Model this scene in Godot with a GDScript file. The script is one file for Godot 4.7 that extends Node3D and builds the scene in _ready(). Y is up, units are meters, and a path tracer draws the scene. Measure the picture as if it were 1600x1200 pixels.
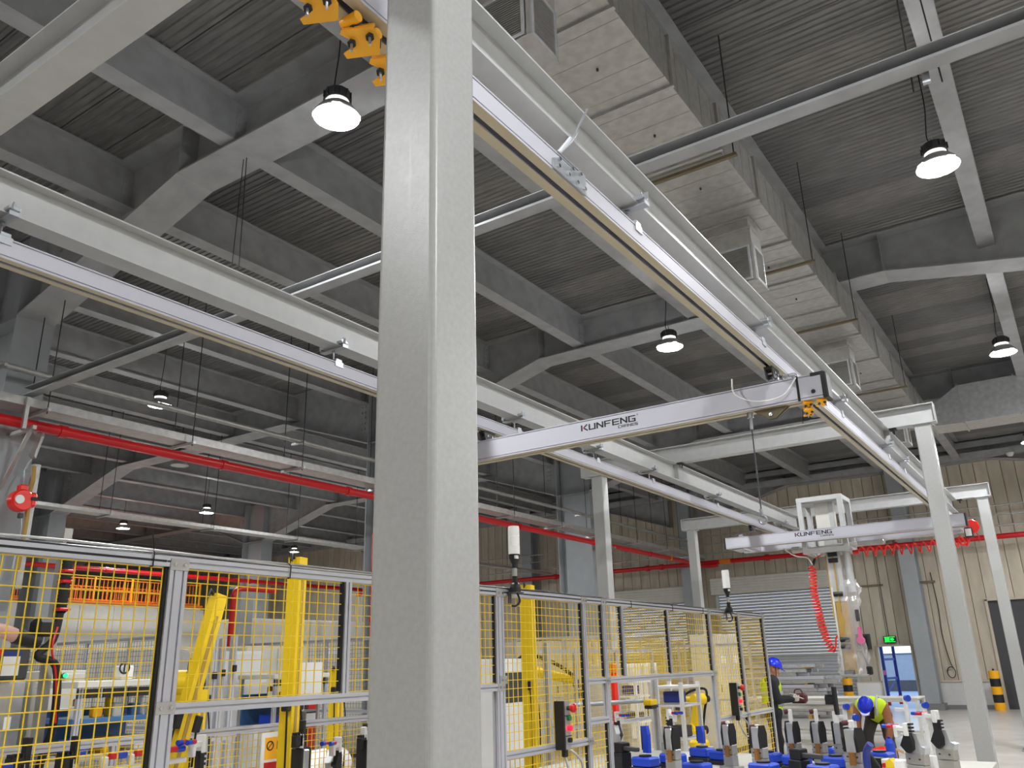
extends Node3D
# A factory hall seen from the floor: free-standing crane frame, roof steel, fence, machines, fixtures.
# World: y up, -z along the crane runways, +x to the right across them, metres.
var M := {}
var names := {}
var cache := {}
var rng := RandomNumberGenerator.new()

# ---------------------------------------------------------------- mesh collecting
class G:
	var v := PackedVector3Array()
	var n := PackedVector3Array()
	func tri(a: Vector3, b: Vector3, c: Vector3) -> void:
		var m := (b - a).cross(c - a).normalized()
		v.append_array([a, c, b])
		n.append_array([m, m, m])
	func quad(a: Vector3, b: Vector3, c: Vector3, d: Vector3) -> void:
		tri(a, b, c)
		tri(a, c, d)
	func squad(a: Vector3, b: Vector3, c: Vector3, d: Vector3, na: Vector3, nb: Vector3, nc: Vector3, nd: Vector3) -> void:
		v.append_array([a, c, b, a, d, c])
		n.append_array([na, nc, nb, na, nd, nc])
	func box(c: Vector3, s: Vector3, b := Basis.IDENTITY, ch := 0.0) -> void:
		var h := s / 2.0
		var q := minf(ch, minf(h.x, minf(h.y, h.z)) * 0.9)
		for ax in 3:
			for sg in [-1.0, 1.0]:
				var u := Vector3.ZERO
				var w := Vector3.ZERO
				var d := Vector3.ZERO
				d[ax] = sg * h[ax]
				u[(ax + 1) % 3] = h[(ax + 1) % 3] - q
				w[(ax + 2) % 3] = h[(ax + 2) % 3] - q
				if sg < 0:
					var t := u
					u = w
					w = t
				quad(c + b * (d - u - w), c + b * (d + u - w), c + b * (d + u + w), c + b * (d - u + w))
		if q > 0.0:
			for ax in 3:
				var a1 := (ax + 1) % 3
				var a2 := (ax + 2) % 3
				for s1 in [-1.0, 1.0]:
					for s2 in [-1.0, 1.0]:
						var e := Vector3.ZERO
						e[ax] = h[ax] - q
						var p := Vector3.ZERO
						p[a1] = s1 * h[a1]
						p[a2] = s2 * (h[a2] - q)
						var r := Vector3.ZERO
						r[a1] = s1 * (h[a1] - q)
						r[a2] = s2 * h[a2]
						if s1 * s2 > 0:
							quad(c + b * (p - e), c + b * (r - e), c + b * (r + e), c + b * (p + e))
						else:
							quad(c + b * (r - e), c + b * (p - e), c + b * (p + e), c + b * (r + e))
			for sx in [-1.0, 1.0]:
				for sy in [-1.0, 1.0]:
					for sz in [-1.0, 1.0]:
						var sv := Vector3(sx, sy, sz)
						var p1 := Vector3(h.x, h.y - q, h.z - q) * sv
						var p2 := Vector3(h.x - q, h.y, h.z - q) * sv
						var p3 := Vector3(h.x - q, h.y - q, h.z) * sv
						if sx * sy * sz > 0:
							tri(c + b * p1, c + b * p2, c + b * p3)
						else:
							tri(c + b * p1, c + b * p3, c + b * p2)
	func bar(a: Vector3, z: Vector3, w: float, h: float, up := Vector3.UP) -> void:
		var d := (z - a).normalized()
		var sd := d.cross(up).normalized()
		if sd.length() < 0.5:
			sd = d.cross(Vector3.RIGHT).normalized()
		var u2 := sd.cross(d).normalized()
		box((a + z) / 2.0, Vector3(w, h, (z - a).length()), Basis(sd, u2, -d))
	func lathe(prof: Array, seg := 16, x := Transform3D.IDENTITY) -> void:
		# prof: [radius, height] from bottom to top, outside on the right hand going up
		for i in prof.size() - 1:
			var r0: float = prof[i][0]
			var y0: float = prof[i][1]
			var r1: float = prof[i + 1][0]
			var y1: float = prof[i + 1][1]
			var e := Vector2(r1 - r0, y1 - y0)
			if e.length() < 1e-6:
				continue
			var nn := Vector2(e.y, -e.x).normalized()
			for k in seg:
				var a0 := TAU * k / seg
				var a1 := TAU * (k + 1) / seg
				var d0 := Vector3(cos(a0), 0, -sin(a0))
				var d1 := Vector3(cos(a1), 0, -sin(a1))
				var u := Vector3.UP
				squad(x * (d0 * r0 + u * y0), x * (d1 * r0 + u * y0), x * (d1 * r1 + u * y1), x * (d0 * r1 + u * y1),
					x.basis * (d0 * nn.x + u * nn.y), x.basis * (d1 * nn.x + u * nn.y), x.basis * (d1 * nn.x + u * nn.y), x.basis * (d0 * nn.x + u * nn.y))
	func cyl(a: Vector3, z: Vector3, r: float, seg := 12, r2 := -1.0) -> void:
		var d := z - a
		var l := d.length()
		d = d / l
		var sd := d.cross(Vector3.RIGHT if absf(d.x) < 0.9 else Vector3.FORWARD).normalized()
		var x := Transform3D(Basis(sd, d, sd.cross(d)), a)
		var rr := r if r2 < 0.0 else r2
		lathe([[0.0, 0.0], [r, 0.0], [rr, l], [0.0, l]], seg, x)
	func tube(p: Array, r: float, seg := 6) -> void:
		var prev := Vector3.ZERO
		var rings := []
		for i in p.size():
			var d: Vector3 = (p[mini(i + 1, p.size() - 1)] - p[maxi(i - 1, 0)])
			d = d.normalized()
			var s := prev
			if i == 0:
				s = d.cross(Vector3.UP if absf(d.y) < 0.9 else Vector3.RIGHT)
			s = (s - d * s.dot(d)).normalized()
			prev = s
			var t := d.cross(s)
			var ring := []
			for k in seg:
				var an := TAU * k / seg
				ring.append(s * cos(an) + t * sin(an))
			rings.append(ring)
		for i in p.size() - 1:
			for k in seg:
				var k2 := (k + 1) % seg
				var n0: Vector3 = rings[i][k]
				var n1: Vector3 = rings[i][k2]
				var n2: Vector3 = rings[i + 1][k2]
				var n3: Vector3 = rings[i + 1][k]
				squad(p[i] + n0 * r, p[i] + n1 * r, p[i + 1] + n2 * r, p[i + 1] + n3 * r, n0, n1, n2, n3)
		for e in [0, p.size() - 1]:
			for k in range(1, seg - 1):
				var q0: Vector3 = p[e] + rings[e][0] * r
				var q1: Vector3 = p[e] + rings[e][k] * r
				var q2: Vector3 = p[e] + rings[e][k + 1] * r
				if e == 0:
					tri(q0, q2, q1)
				else:
					tri(q0, q1, q2)
	func prism(poly: Array, d: float, x := Transform3D.IDENTITY) -> void:
		# poly in xy, extruded along z from -d/2 to d/2
		var pv := PackedVector2Array(poly)
		if Geometry2D.is_polygon_clockwise(pv):
			pv.reverse()
		var t := Geometry2D.triangulate_polygon(pv)
		for i in range(0, t.size(), 3):
			var a := pv[t[i]]
			var b := pv[t[i + 1]]
			var c := pv[t[i + 2]]
			if (b - a).cross(c - a) < 0:
				var s := b
				b = c
				c = s
			tri(x * Vector3(a.x, a.y, d / 2), x * Vector3(b.x, b.y, d / 2), x * Vector3(c.x, c.y, d / 2))
			tri(x * Vector3(a.x, a.y, -d / 2), x * Vector3(c.x, c.y, -d / 2), x * Vector3(b.x, b.y, -d / 2))
		for i in pv.size():
			var a := pv[i]
			var b := pv[(i + 1) % pv.size()]
			quad(x * Vector3(a.x, a.y, -d / 2), x * Vector3(b.x, b.y, -d / 2), x * Vector3(b.x, b.y, d / 2), x * Vector3(a.x, a.y, d / 2))
	func mesh() -> ArrayMesh:
		var arr := []
		arr.resize(Mesh.ARRAY_MAX)
		arr[Mesh.ARRAY_VERTEX] = v
		arr[Mesh.ARRAY_NORMAL] = n
		var m := ArrayMesh.new()
		m.add_surface_from_arrays(Mesh.PRIMITIVE_TRIANGLES, arr)
		return m

# ---------------------------------------------------------------- objects
func put(o: Node3D, called: String, parent: Node) -> void:
	var key := str(parent.get_instance_id()) + called
	var k: int = names.get(key, 0)
	names[key] = k + 1
	o.name = called if k == 0 else "%s_%03d" % [called, k]
	parent.add_child(o)

func tag(o: Node3D, label: String, category: String, group := "") -> Node3D:
	o.set_meta("label", label)
	o.set_meta("category", category)
	if group:
		o.set_meta("group", group)
	return o

func thing(called: String, label: String, category: String, at := Vector3.ZERO, turn := 0.0, group := "") -> Node3D:
	var o := Node3D.new()
	put(o, called, self)
	o.position = at
	o.rotation.y = turn
	tag(o, label, category, group)
	return o

func structure(called: String) -> Node3D:
	var o := Node3D.new()
	put(o, called, self)
	o.set_meta("kind", "structure")
	return o

func part(parent: Node, called: String, m: Mesh, mat: Material, at := Vector3.ZERO, b := Basis.IDENTITY) -> MeshInstance3D:
	var o := MeshInstance3D.new()
	o.mesh = m
	o.material_override = mat
	put(o, called, parent)
	o.transform = Transform3D(b, at)
	return o

func gp(parent: Node, called: String, g: G, mat: Material) -> MeshInstance3D:
	return part(parent, called, g.mesh(), mat)

func bmesh(s: Vector3, ch := 0.0) -> Mesh:
	var key := "b%.4f,%.4f,%.4f,%.4f" % [s.x, s.y, s.z, ch]
	if not cache.has(key):
		var g := G.new()
		g.box(Vector3.ZERO, s, Basis.IDENTITY, ch)
		cache[key] = g.mesh()
	return cache[key]

func bx(parent: Node, called: String, mat: Material, c: Vector3, s: Vector3, ch := 0.0, b := Basis.IDENTITY) -> MeshInstance3D:
	return part(parent, called, bmesh(s, ch), mat, c, b)

func cy(parent: Node, called: String, mat: Material, a: Vector3, z: Vector3, r: float, seg := 12, r2 := -1.0) -> MeshInstance3D:
	var g := G.new()
	g.cyl(a, z, r, seg, r2)
	return gp(parent, called, g, mat)

func tb(parent: Node, called: String, mat: Material, p: Array, r: float, seg := 6) -> MeshInstance3D:
	var g := G.new()
	g.tube(p, r, seg)
	return gp(parent, called, g, mat)

func ipoly(h: float, w: float, tw: float, tf: float) -> Array:
	var a := w / 2
	var b := tw / 2
	var c := h / 2
	return [Vector2(-a, -c), Vector2(a, -c), Vector2(a, -c + tf), Vector2(b, -c + tf), Vector2(b, c - tf), Vector2(a, c - tf), Vector2(a, c), Vector2(-a, c), Vector2(-a, c - tf), Vector2(-b, c - tf), Vector2(-b, -c + tf), Vector2(-a, -c + tf)]

func ibeam(h: float, w: float, tw: float, tf: float, l: float) -> Mesh:
	var key := "i%.3f,%.3f,%.3f,%.3f,%.3f" % [h, w, tw, tf, l]
	if not cache.has(key):
		var g := G.new()
		g.prism(ipoly(h, w, tw, tf), l)
		cache[key] = g.mesh()
	return cache[key]

func sag(a: Vector3, z: Vector3, drop: float, n := 12) -> Array:
	var p := []
	for i in n + 1:
		var t := float(i) / n
		p.append(a.lerp(z, t) - Vector3(0, drop * 4.0 * t * (1.0 - t), 0))
	return p

func smooth(c: Array, n := 8) -> Array:
	var cv := Curve3D.new()
	for i in c.size():
		var tg: Vector3 = (c[mini(i + 1, c.size() - 1)] - c[maxi(i - 1, 0)]) / 6.0
		cv.add_point(c[i], -tg, tg)
	var p := []
	var total := (c.size() - 1) * n
	for i in total + 1:
		p.append(cv.sample((i / n) if i < total else c.size() - 2, float(i % n) / n if i < total else 1.0))
	return p

# ---------------------------------------------------------------- materials
func noise_tex(seed_: int, freq: float, c0: Color, c1: Color, size := 512, oct := 4, stretch := Vector2.ONE, normal := 0.0, kind := FastNoiseLite.TYPE_SIMPLEX_SMOOTH) -> Texture2D:
	var f := FastNoiseLite.new()
	f.seed = seed_
	f.frequency = freq
	f.noise_type = kind
	f.fractal_octaves = oct
	var im := Image.create(size, size, false, Image.FORMAT_RGB8)
	var src := f.get_seamless_image(int(size * stretch.x), int(size * stretch.y))
	src.resize(size, size, Image.INTERPOLATE_LANCZOS)
	if normal > 0.0:
		src.convert(Image.FORMAT_RGBA8)
		src.bump_map_to_normal_map(normal)
		return ImageTexture.create_from_image(src)
	for y in size:
		for x in size:
			im.set_pixel(x, y, c0.lerp(c1, src.get_pixel(x, y).r))
	return ImageTexture.create_from_image(im)

func mat(key: String, c: Color, rough := 0.5, metal := 0.0, tex: Texture2D = null, scale := Vector3.ONE) -> StandardMaterial3D:
	var m := StandardMaterial3D.new()
	m.resource_name = key
	m.albedo_color = c
	m.roughness = rough
	m.metallic = metal
	if tex:
		m.albedo_texture = tex
		m.uv1_triplanar = true
		m.uv1_world_triplanar = true
		m.uv1_scale = scale
	M[key] = m
	return m

func bump(m: StandardMaterial3D, tex: Texture2D, amount: float) -> void:
	m.normal_enabled = true
	m.normal_texture = tex
	m.normal_scale = amount

func glow(key: String, c: Color, e: float) -> void:
	var m := mat(key, c, 0.5)
	m.emission_enabled = true
	m.emission = c
	m.emission_energy_multiplier = e

func rgb(r: int, g: int, b: int) -> Color:
	return Color8(r, g, b)

func materials() -> void:
	var grain := noise_tex(3, 0.02, Color(0.95, 0.95, 0.95), Color(1, 1, 1), 256, 4)
	var dirt := noise_tex(11, 0.012, Color(0.88, 0.875, 0.87), Color(1, 1, 1), 512, 5)
	var streak := noise_tex(5, 0.012, Color(0.8, 0.8, 0.8), Color(1, 1, 1), 256, 4, Vector2(1, 6))
	var peel := noise_tex(7, 0.09, Color.BLACK, Color.WHITE, 512, 2, Vector2.ONE, 6.0)
	var m := mat("column_paint", rgb(176, 177, 175), 0.27, 0.0, grain, Vector3(0.6, 0.6, 0.6))
	m.uv1_scale = Vector3.ONE * 7.0
	bump(m, peel, 0.14)
	mat("crane_paint", rgb(186, 187, 186), 0.42, 0.0, grain, Vector3.ONE)
	mat("rail_alu", rgb(184, 184, 193), 0.55, 0.0)
	mat("rail_film", rgb(186, 177, 150), 0.4, 0.1)
	mat("fence_alu", rgb(196, 197, 204), 0.33, 0.35)
	mat("fence_slot", rgb(38, 38, 42), 0.7)
	mat("mesh_yellow", rgb(236, 200, 34), 0.45)
	mat("post_yellow", rgb(238, 200, 16), 0.45)
	mat("mesh_grey", rgb(120, 118, 112), 0.5, 0.3)
	mat("roof_steel", rgb(168, 170, 172), 0.55, 0.0, dirt, Vector3.ONE * 0.35)
	mat("deck_a", rgb(136, 135, 134), 0.5, 0.35, streak, Vector3(0.5, 0.5, 0.5))
	mat("deck_b", rgb(126, 125, 125), 0.5, 0.35, streak, Vector3(0.4, 0.4, 0.4))
	mat("deck_c", rgb(147, 145, 143), 0.5, 0.35, streak, Vector3(0.6, 0.6, 0.6))
	mat("galv", rgb(192, 191, 188), 0.4, 0.6, dirt, Vector3.ONE * 0.9)
	mat("galv_bright", rgb(212, 215, 218), 0.32, 0.5, dirt, Vector3.ONE * 0.9)
	mat("zinc", rgb(176, 180, 184), 0.42, 0.8)
	mat("steel_bolt", rgb(170, 172, 176), 0.3, 0.9)
	mat("chrome", rgb(220, 222, 226), 0.15, 1.0)
	mat("floor_epoxy", rgb(200, 196, 191), 0.28, 0.0, dirt, Vector3.ONE * 0.22)
	mat("wall_tan", rgb(206, 197, 178), 0.6, 0.0, dirt, Vector3(0.5, 0.12, 0.5))
	mat("wall_tan_b", rgb(200, 190, 171), 0.6, 0.0, dirt, Vector3(0.4, 0.1, 0.4))
	mat("wall_seam", rgb(200, 190, 171), 0.8)
	mat("wall_white", rgb(206, 205, 204), 0.6, 0.0, grain, Vector3.ONE * 0.5)
	mat("wall_grey", rgb(128, 128, 128), 0.6, 0.0, grain, Vector3.ONE * 0.5)
	mat("column_grey", rgb(160, 165, 168), 0.45, 0.0, grain, Vector3.ONE * 0.4)
	mat("shutter", rgb(190, 189, 184), 0.6, 0.0, grain, Vector3.ONE * 0.6)
	mat("pipe_red", rgb(196, 20, 28), 0.3)
	mat("red", rgb(206, 24, 26), 0.35)
	mat("hose_red", rgb(240, 40, 26), 0.3)
	mat("orange", rgb(232, 128, 30), 0.45)
	mat("vest", rgb(206, 240, 30), 0.7)
	mat("silver_tape", rgb(190, 192, 190), 0.45)
	mat("clip_yellow", rgb(246, 176, 20), 0.38)
	mat("black", rgb(26, 26, 28), 0.5)
	mat("rubber", rgb(20, 20, 22), 0.7)
	mat("dark_grey", rgb(62, 62, 66), 0.5)
	mat("white", rgb(232, 232, 230), 0.45)
	mat("off_white", rgb(214, 212, 202), 0.5, 0.0, grain, Vector3.ONE * 0.5)
	mat("blue", rgb(24, 66, 190), 0.38)
	mat("helmet_blue", rgb(16, 48, 214), 0.25)
	mat("blue_dark", rgb(36, 50, 130), 0.4)
	mat("machine_blue", rgb(60, 106, 158), 0.45)
	mat("skin", rgb(196, 142, 112), 0.55)
	mat("cloth_black", rgb(34, 34, 38), 0.85)
	mat("cloth_grey", rgb(74, 72, 72), 0.85)
	mat("cloth_brown", rgb(150, 98, 66), 0.85)
	mat("glove", rgb(196, 192, 186), 0.85)
	mat("glove_dark", rgb(92, 84, 76), 0.85)
	mat("card", rgb(196, 150, 100), 0.8)
	mat("wood", rgb(176, 140, 66), 0.6)
	mat("angle_brown", rgb(120, 110, 88), 0.6, 0.3)
	mat("stain", rgb(120, 112, 104), 0.8, 0.0, dirt, Vector3.ONE)
	mat("pink", rgb(226, 110, 160), 0.5)
	mat("copper", rgb(184, 130, 70), 0.4, 0.6)
	mat("maroon", rgb(84, 30, 34), 0.6)
	mat("logo_red", rgb(206, 36, 50), 0.5)
	mat("green", rgb(40, 120, 70), 0.5)
	mat("ground_out", rgb(190, 192, 196), 0.8)
	mat("pink_sleeve", rgb(214, 168, 158), 0.7)
	var f := mat("plastic_film", Color(0.95, 0.95, 0.96, 0.2), 0.14)
	f.transparency = BaseMaterial3D.TRANSPARENCY_ALPHA
	glow("lamp_face", Color(1.0, 0.98, 0.96), 9.0)
	glow("lamp_neck", Color(1.0, 0.97, 0.93), 3.0)
	glow("exit_green", rgb(20, 220, 70), 1.6)
	glow("led_green", rgb(30, 240, 120), 2.5)
	glow("button_red", rgb(255, 30, 60), 1.4)
	glow("stack_white", rgb(236, 236, 232), 0.15)

# ---------------------------------------------------------------- the hall
const DECK := 8.57
const RZ := [3.0, -5.54, -14.19, -22.84, -31.45]
const RAFTER_W := 0.55

var trims := 1
func rafter(z: float, x0: float, x1: float, b0: float, b1: float, low: float) -> void:
	# bottom flange: low at x0, up to b0, level to b1, down again to x1
	var top := DECK - 0.02
	var pts := [Vector2(x0, low), Vector2(b0, 7.83), Vector2(b1, 7.83), Vector2(x1, low)]
	var g := G.new()
	var poly := [Vector2(x0, low), Vector2(b0, 7.83), Vector2(b1, 7.83), Vector2(x1, low), Vector2(x1, top), Vector2(x0, top)]
	var t := Transform3D(Basis.IDENTITY, Vector3(0, 0, z))
	g.prism(poly, 0.016, t)
	for i in 3:
		var a: Vector2 = pts[i]
		var b: Vector2 = pts[i + 1]
		var nn := (b - a).orthogonal().normalized() * 0.022
		if nn.y > 0:
			nn = -nn
		g.prism([a, b, b + nn, a + nn], RAFTER_W, t)
	g.prism([Vector2(x0, top - 0.022), Vector2(x1, top - 0.022), Vector2(x1, top), Vector2(x0, top)], RAFTER_W, t)
	for q in [x0 + 0.4, x1 - 0.4]:
		for r in 9:
			for k in [-0.05, 0.05]:
				g.cyl(Vector3(q + k, low + 0.45 + r * 0.14, z + 0.008), Vector3(q + k, low + 0.45 + r * 0.14, z + 0.035), 0.025, 6)
	for x in [b0, b1]:
		g.box(Vector3(x, (7.83 + top) / 2, z), Vector3(0.016, top - 7.83, RAFTER_W - 0.04))
	var tr := structure("trim_%d" % trims)
	trims += 1
	gp(tr, "rafter", g, M.roof_steel)

func hall() -> void:
	var c := structure("ceiling")
	bx(c, "roof_slab", M.deck_b, Vector3(-17, DECK + 0.2, -9), Vector3(62, 0.25, 48))
	# profiled roof deck: ribs run across the hall, one part for each panel
	var w := 0.62
	var prof := []
	var k := 0
	var step := w / 6.0
	prof.append(Vector2(0.0, 0.07))
	prof.append(Vector2(0.012, 0.0))
	for i in 6:
		var o := i * step
		prof.append(Vector2(o + 0.03, 0.0))
		prof.append(Vector2(o + 0.042, -0.018))
		prof.append(Vector2(o + step - 0.022, -0.018))
		prof.append(Vector2(o + step - 0.01, 0.0))
	prof.append(Vector2(w - 0.004, 0.0))
	prof.append(Vector2(w - 0.004, 0.07))
	var g := G.new()
	g.prism(prof, 61.0, Transform3D(Basis(Vector3(0, 0, -1), Vector3.UP, Vector3(1, 0, 0)), Vector3.ZERO))
	var deck := g.mesh()
	var dm := [M.deck_a, M.deck_b, M.deck_c]
	for i in 75:
		part(c, "deck_panel", deck, dm[rng.randi() % 3], Vector3(-17, DECK, 14.2 - i * w))
	# roof frame
	for z in RZ:
		rafter(z, -12.2, 3.8, -8.56, -1.72, 6.82)
		rafter(z, -27.45, -13.4, -23.9, -16.4, 6.82)
		rafter(z, -42.5, -28.65, -39.0, -31.4, 6.82)
		rafter(z, 5.0, 12.0, 8.0, 8.6, 6.82)
	var pm := ibeam(0.66, 0.25, 0.012, 0.02, 8.63)
	for i in 4:
		var zc: float = (RZ[i] + RZ[i + 1]) / 2
		for x in [-10.03, -7.6, -5.1, -2.68, -0.2, 2.3, -13.75, -16.2, -18.7, -21.1, -23.5, -25.9, -28.8, -31.2, -33.7, -36.1, -38.5, -41.0, 5.6, 8.0, 10.4]:
			var tn := structure("trim_%d" % trims)
			trims += 1
			part(tn, "roof_beam", pm, M.roof_steel, Vector3(x, 8.22, zc))
			if x > -28.0 and x < 3.0:
				var bg := G.new()
				for e in [-1.0, 1.0]:
					for r in 5:
						for q in 2:
							bg.cyl(Vector3(x + 0.006, 7.98 + r * 0.11, zc + e * (4.31 - 0.06 - q * 0.09)), Vector3(x + 0.03, 7.98 + r * 0.11, zc + e * (4.31 - 0.06 - q * 0.09)), 0.02, 6)
					bg.box(Vector3(x + 0.01, 8.2, zc + e * 4.22), Vector3(0.01, 0.52, 0.2))
				gp(tn, "splice_plate", bg, M.roof_steel)
	# building columns
	var cols := [[-12.8, 0, "nearest grey building column beside the orange winch, left edge"], [-12.8, 1, "grey building column mostly hidden by the big front crane post"], [-12.8, 2, "grey building column standing left of the crane post before the tan wall"],
		[-28.05, 1, "far grey roof column behind the winch column"], [-28.05, 2, "far grey roof column in the middle of the left aisles"], [-28.05, 0, "grey roof column outside the left edge"], [4.4, 1, "grey building column right of the view"], [4.4, 0, "grey building column right of the camera"]]
	for q in cols:
		var zz: float = RZ[1 + q[1]]
		var t := thing("building_column", q[2], "column", Vector3(q[0], 0, zz), 0, "building columns")
		bx(t, "flange", M.column_grey, Vector3(0.59, 4.2, 0), Vector3(0.022, 8.4, 0.55))
		bx(t, "flange", M.column_grey, Vector3(-0.59, 4.2, 0), Vector3(0.022, 8.4, 0.55))
		bx(t, "web", M.column_grey, Vector3(0, 4.2, 0), Vector3(1.16, 8.4, 0.016))
		bx(t, "base_plate", M.column_grey, Vector3(0, 0.02, 0), Vector3(1.4, 0.04, 0.75))
		bx(t, "stiffener", M.column_grey, Vector3(0, 6.8, 0), Vector3(1.16, 0.016, 0.5))
	# floor
	var f := structure("floor")
	bx(f, "slab", M.floor_epoxy, Vector3(-17, -0.1, -9), Vector3(62, 0.2, 48))
	# outer walls beyond the view
	var wl := structure("wall_left")
	bx(wl, "sheet", M.wall_grey, Vector3(-45, 4.2, -9), Vector3(0.2, 9, 48))
	var wr := structure("wall_right")
	bx(wr, "sheet", M.wall_tan, Vector3(12.5, 4.2, -9), Vector3(0.2, 9, 48))
	var wf := structure("wall_front")
	bx(wf, "sheet", M.wall_tan, Vector3(-17, 4.2, 14.6), Vector3(62, 9, 0.2))
	back_wall()
	lamps()

func back_wall() -> void:
	var wz := -31.6
	var wb := structure("wall_back")
	# backing with the openings left free: person door, two shutters, the tall grey door at the right
	for q in [[-45.0, -16.9, 0.0, 9.0], [-16.9, -12.9, 4.4, 9.0], [-12.9, -11.75, 0.0, 9.0], [-11.75, -7.0, 4.6, 9.0], [-7.0, -6.25, 0.0, 9.0], [-6.25, -5.2, 2.0, 9.0], [-5.2, -2.7, 0.0, 9.0], [-2.7, 1.3, 3.3, 9.0], [1.3, 12.5, 0.0, 9.0]]:
		bx(wb, "backing", M.wall_seam, Vector3((q[0] + q[1]) / 2, (q[2] + q[3]) / 2, wz - 0.1), Vector3(q[1] - q[0], q[3] - q[2], 0.12))
		# ribbed wall sheets, one part each
		var n := int(round((q[1] - q[0]) / 0.4))
		var sw: float = (q[1] - q[0]) / maxi(n, 1)
		var lo: float = maxf(q[2], 0.86)
		for i in maxi(n, 1):
			bx(wb, "wall_panel", [M.wall_tan, M.wall_tan_b][rng.randi() % 2], Vector3(q[0] + sw * (i + 0.5), (lo + 8.5) / 2, wz), Vector3(sw - 0.016, 8.5 - lo, 0.08), 0.008)
		if q[2] == 0.0:
			bx(wb, "dado", M.wall_white, Vector3((q[0] + q[1]) / 2, 0.48, wz + 0.02), Vector3(q[1] - q[0], 0.7, 0.12))
			bx(wb, "dado_cap", M.wall_tan_b, Vector3((q[0] + q[1]) / 2, 0.85, wz + 0.04), Vector3(q[1] - q[0], 0.05, 0.16))
			bx(wb, "skirting", M.wall_grey, Vector3((q[0] + q[1]) / 2, 0.065, wz + 0.03), Vector3(q[1] - q[0], 0.13, 0.14))
	# roller shutters
	var sh := [[-11.75, -7.0, 4.6, "door_1"], [-16.9, -12.9, 4.4, "door_2"]]
	for s in sh:
		var d := structure(s[3])
		var cx: float = (s[0] + s[1]) / 2
		var ww: float = s[1] - s[0]
		var n := 38
		var hh: float = s[2] - 0.5
		var dy := hh / n
		var sg := G.new()
		var pp := []
		for i in 7:
			var a := PI * i / 6.0
			pp.append(Vector2(0.022 * sin(a), dy * (0.04 + 0.92 * i / 6.0)))
		pp.append(Vector2(-0.02, dy * 0.96))
		pp.append(Vector2(-0.02, dy * 0.04))
		sg.prism(pp, ww - 0.1, Transform3D(Basis(Vector3(0, 0, 1), Vector3.UP, Vector3(-1, 0, 0)), Vector3.ZERO))
		var sm := sg.mesh()
		for i in n:
			part(d, "slat", sm, M.shutter, Vector3(cx, i * dy, wz - 0.03))
		bx(d, "header", M.off_white, Vector3(cx, s[2] - 0.25, wz + 0.12), Vector3(ww + 0.3, 0.62, 0.3), 0.02)
		for i in 6:
			bx(d, "header_rib", M.off_white, Vector3(cx, s[2] - 0.5 + i * 0.1, wz + 0.275), Vector3(ww + 0.3, 0.07, 0.02), 0.006, Basis(Vector3.RIGHT, 0.25))
		for e in [s[0], s[1]]:
			bx(d, "guide", M.shutter, Vector3(e, hh / 2, wz + 0.06), Vector3(0.1, hh, 0.14))
	# tall grey double door at the right
	var td := structure("door_3")
	bx(td, "leaf", M.dark_grey, Vector3(-1.7, 1.65, wz - 0.02), Vector3(1.98, 3.3, 0.06))
	bx(td, "leaf", M.dark_grey, Vector3(0.3, 1.65, wz - 0.02), Vector3(1.98, 3.3, 0.06))
	bx(td, "jamb", M.wall_tan_b, Vector3(-2.72, 1.66, wz + 0.06), Vector3(0.08, 3.32, 0.14))
	bx(td, "lintel", M.wall_tan_b, Vector3(-0.7, 3.32, wz + 0.06), Vector3(4.1, 0.08, 0.14))
	# open person door
	var pd := structure("door_4")
	for e in [-6.27, -5.18]:
		bx(pd, "jamb", M.wall_tan_b, Vector3(e, 1.0, wz), Vector3(0.06, 2.0, 0.24))
	bx(pd, "lintel", M.wall_tan_b, Vector3(-5.72, 2.0, wz), Vector3(1.14, 0.06, 0.24))
	# wall columns
	for q in [[-20.0, "wall column left of the far shutter, dark grey"], [-12.6, "wall column between the two roller shutters"], [-4.75, "wall column right of the open doorway"]]:
		var t := thing("wall_column", q[1], "column", Vector3(q[0], 0, wz + 0.4), 0, "columns on the back wall")
		bx(t, "flange", M.column_grey, Vector3(0, 4.1, 0.28), Vector3(0.5, 8.2, 0.02))
		bx(t, "web", M.column_grey, Vector3(0, 4.1, 0), Vector3(0.014, 8.2, 0.56))
		bx(t, "flange", M.column_grey, Vector3(0, 4.1, -0.28), Vector3(0.5, 8.2, 0.02))
		bx(t, "base", M.wall_grey, Vector3(0, 0.1, 0), Vector3(0.7, 0.2, 0.7))
	# eaves beams above the wall sheets
	var e := thing("eaves_beam", "grey steel eaves beam along the top of the tan wall", "beam", Vector3(-17, 0, 0))
	bx(e, "rail", M.roof_steel, Vector3(0, 7.95, wz + 0.5), Vector3(60, 0.22, 0.2))
	bx(e, "rail", M.roof_steel, Vector3(0, 8.35, wz + 0.35), Vector3(60, 0.2, 0.16))

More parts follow.
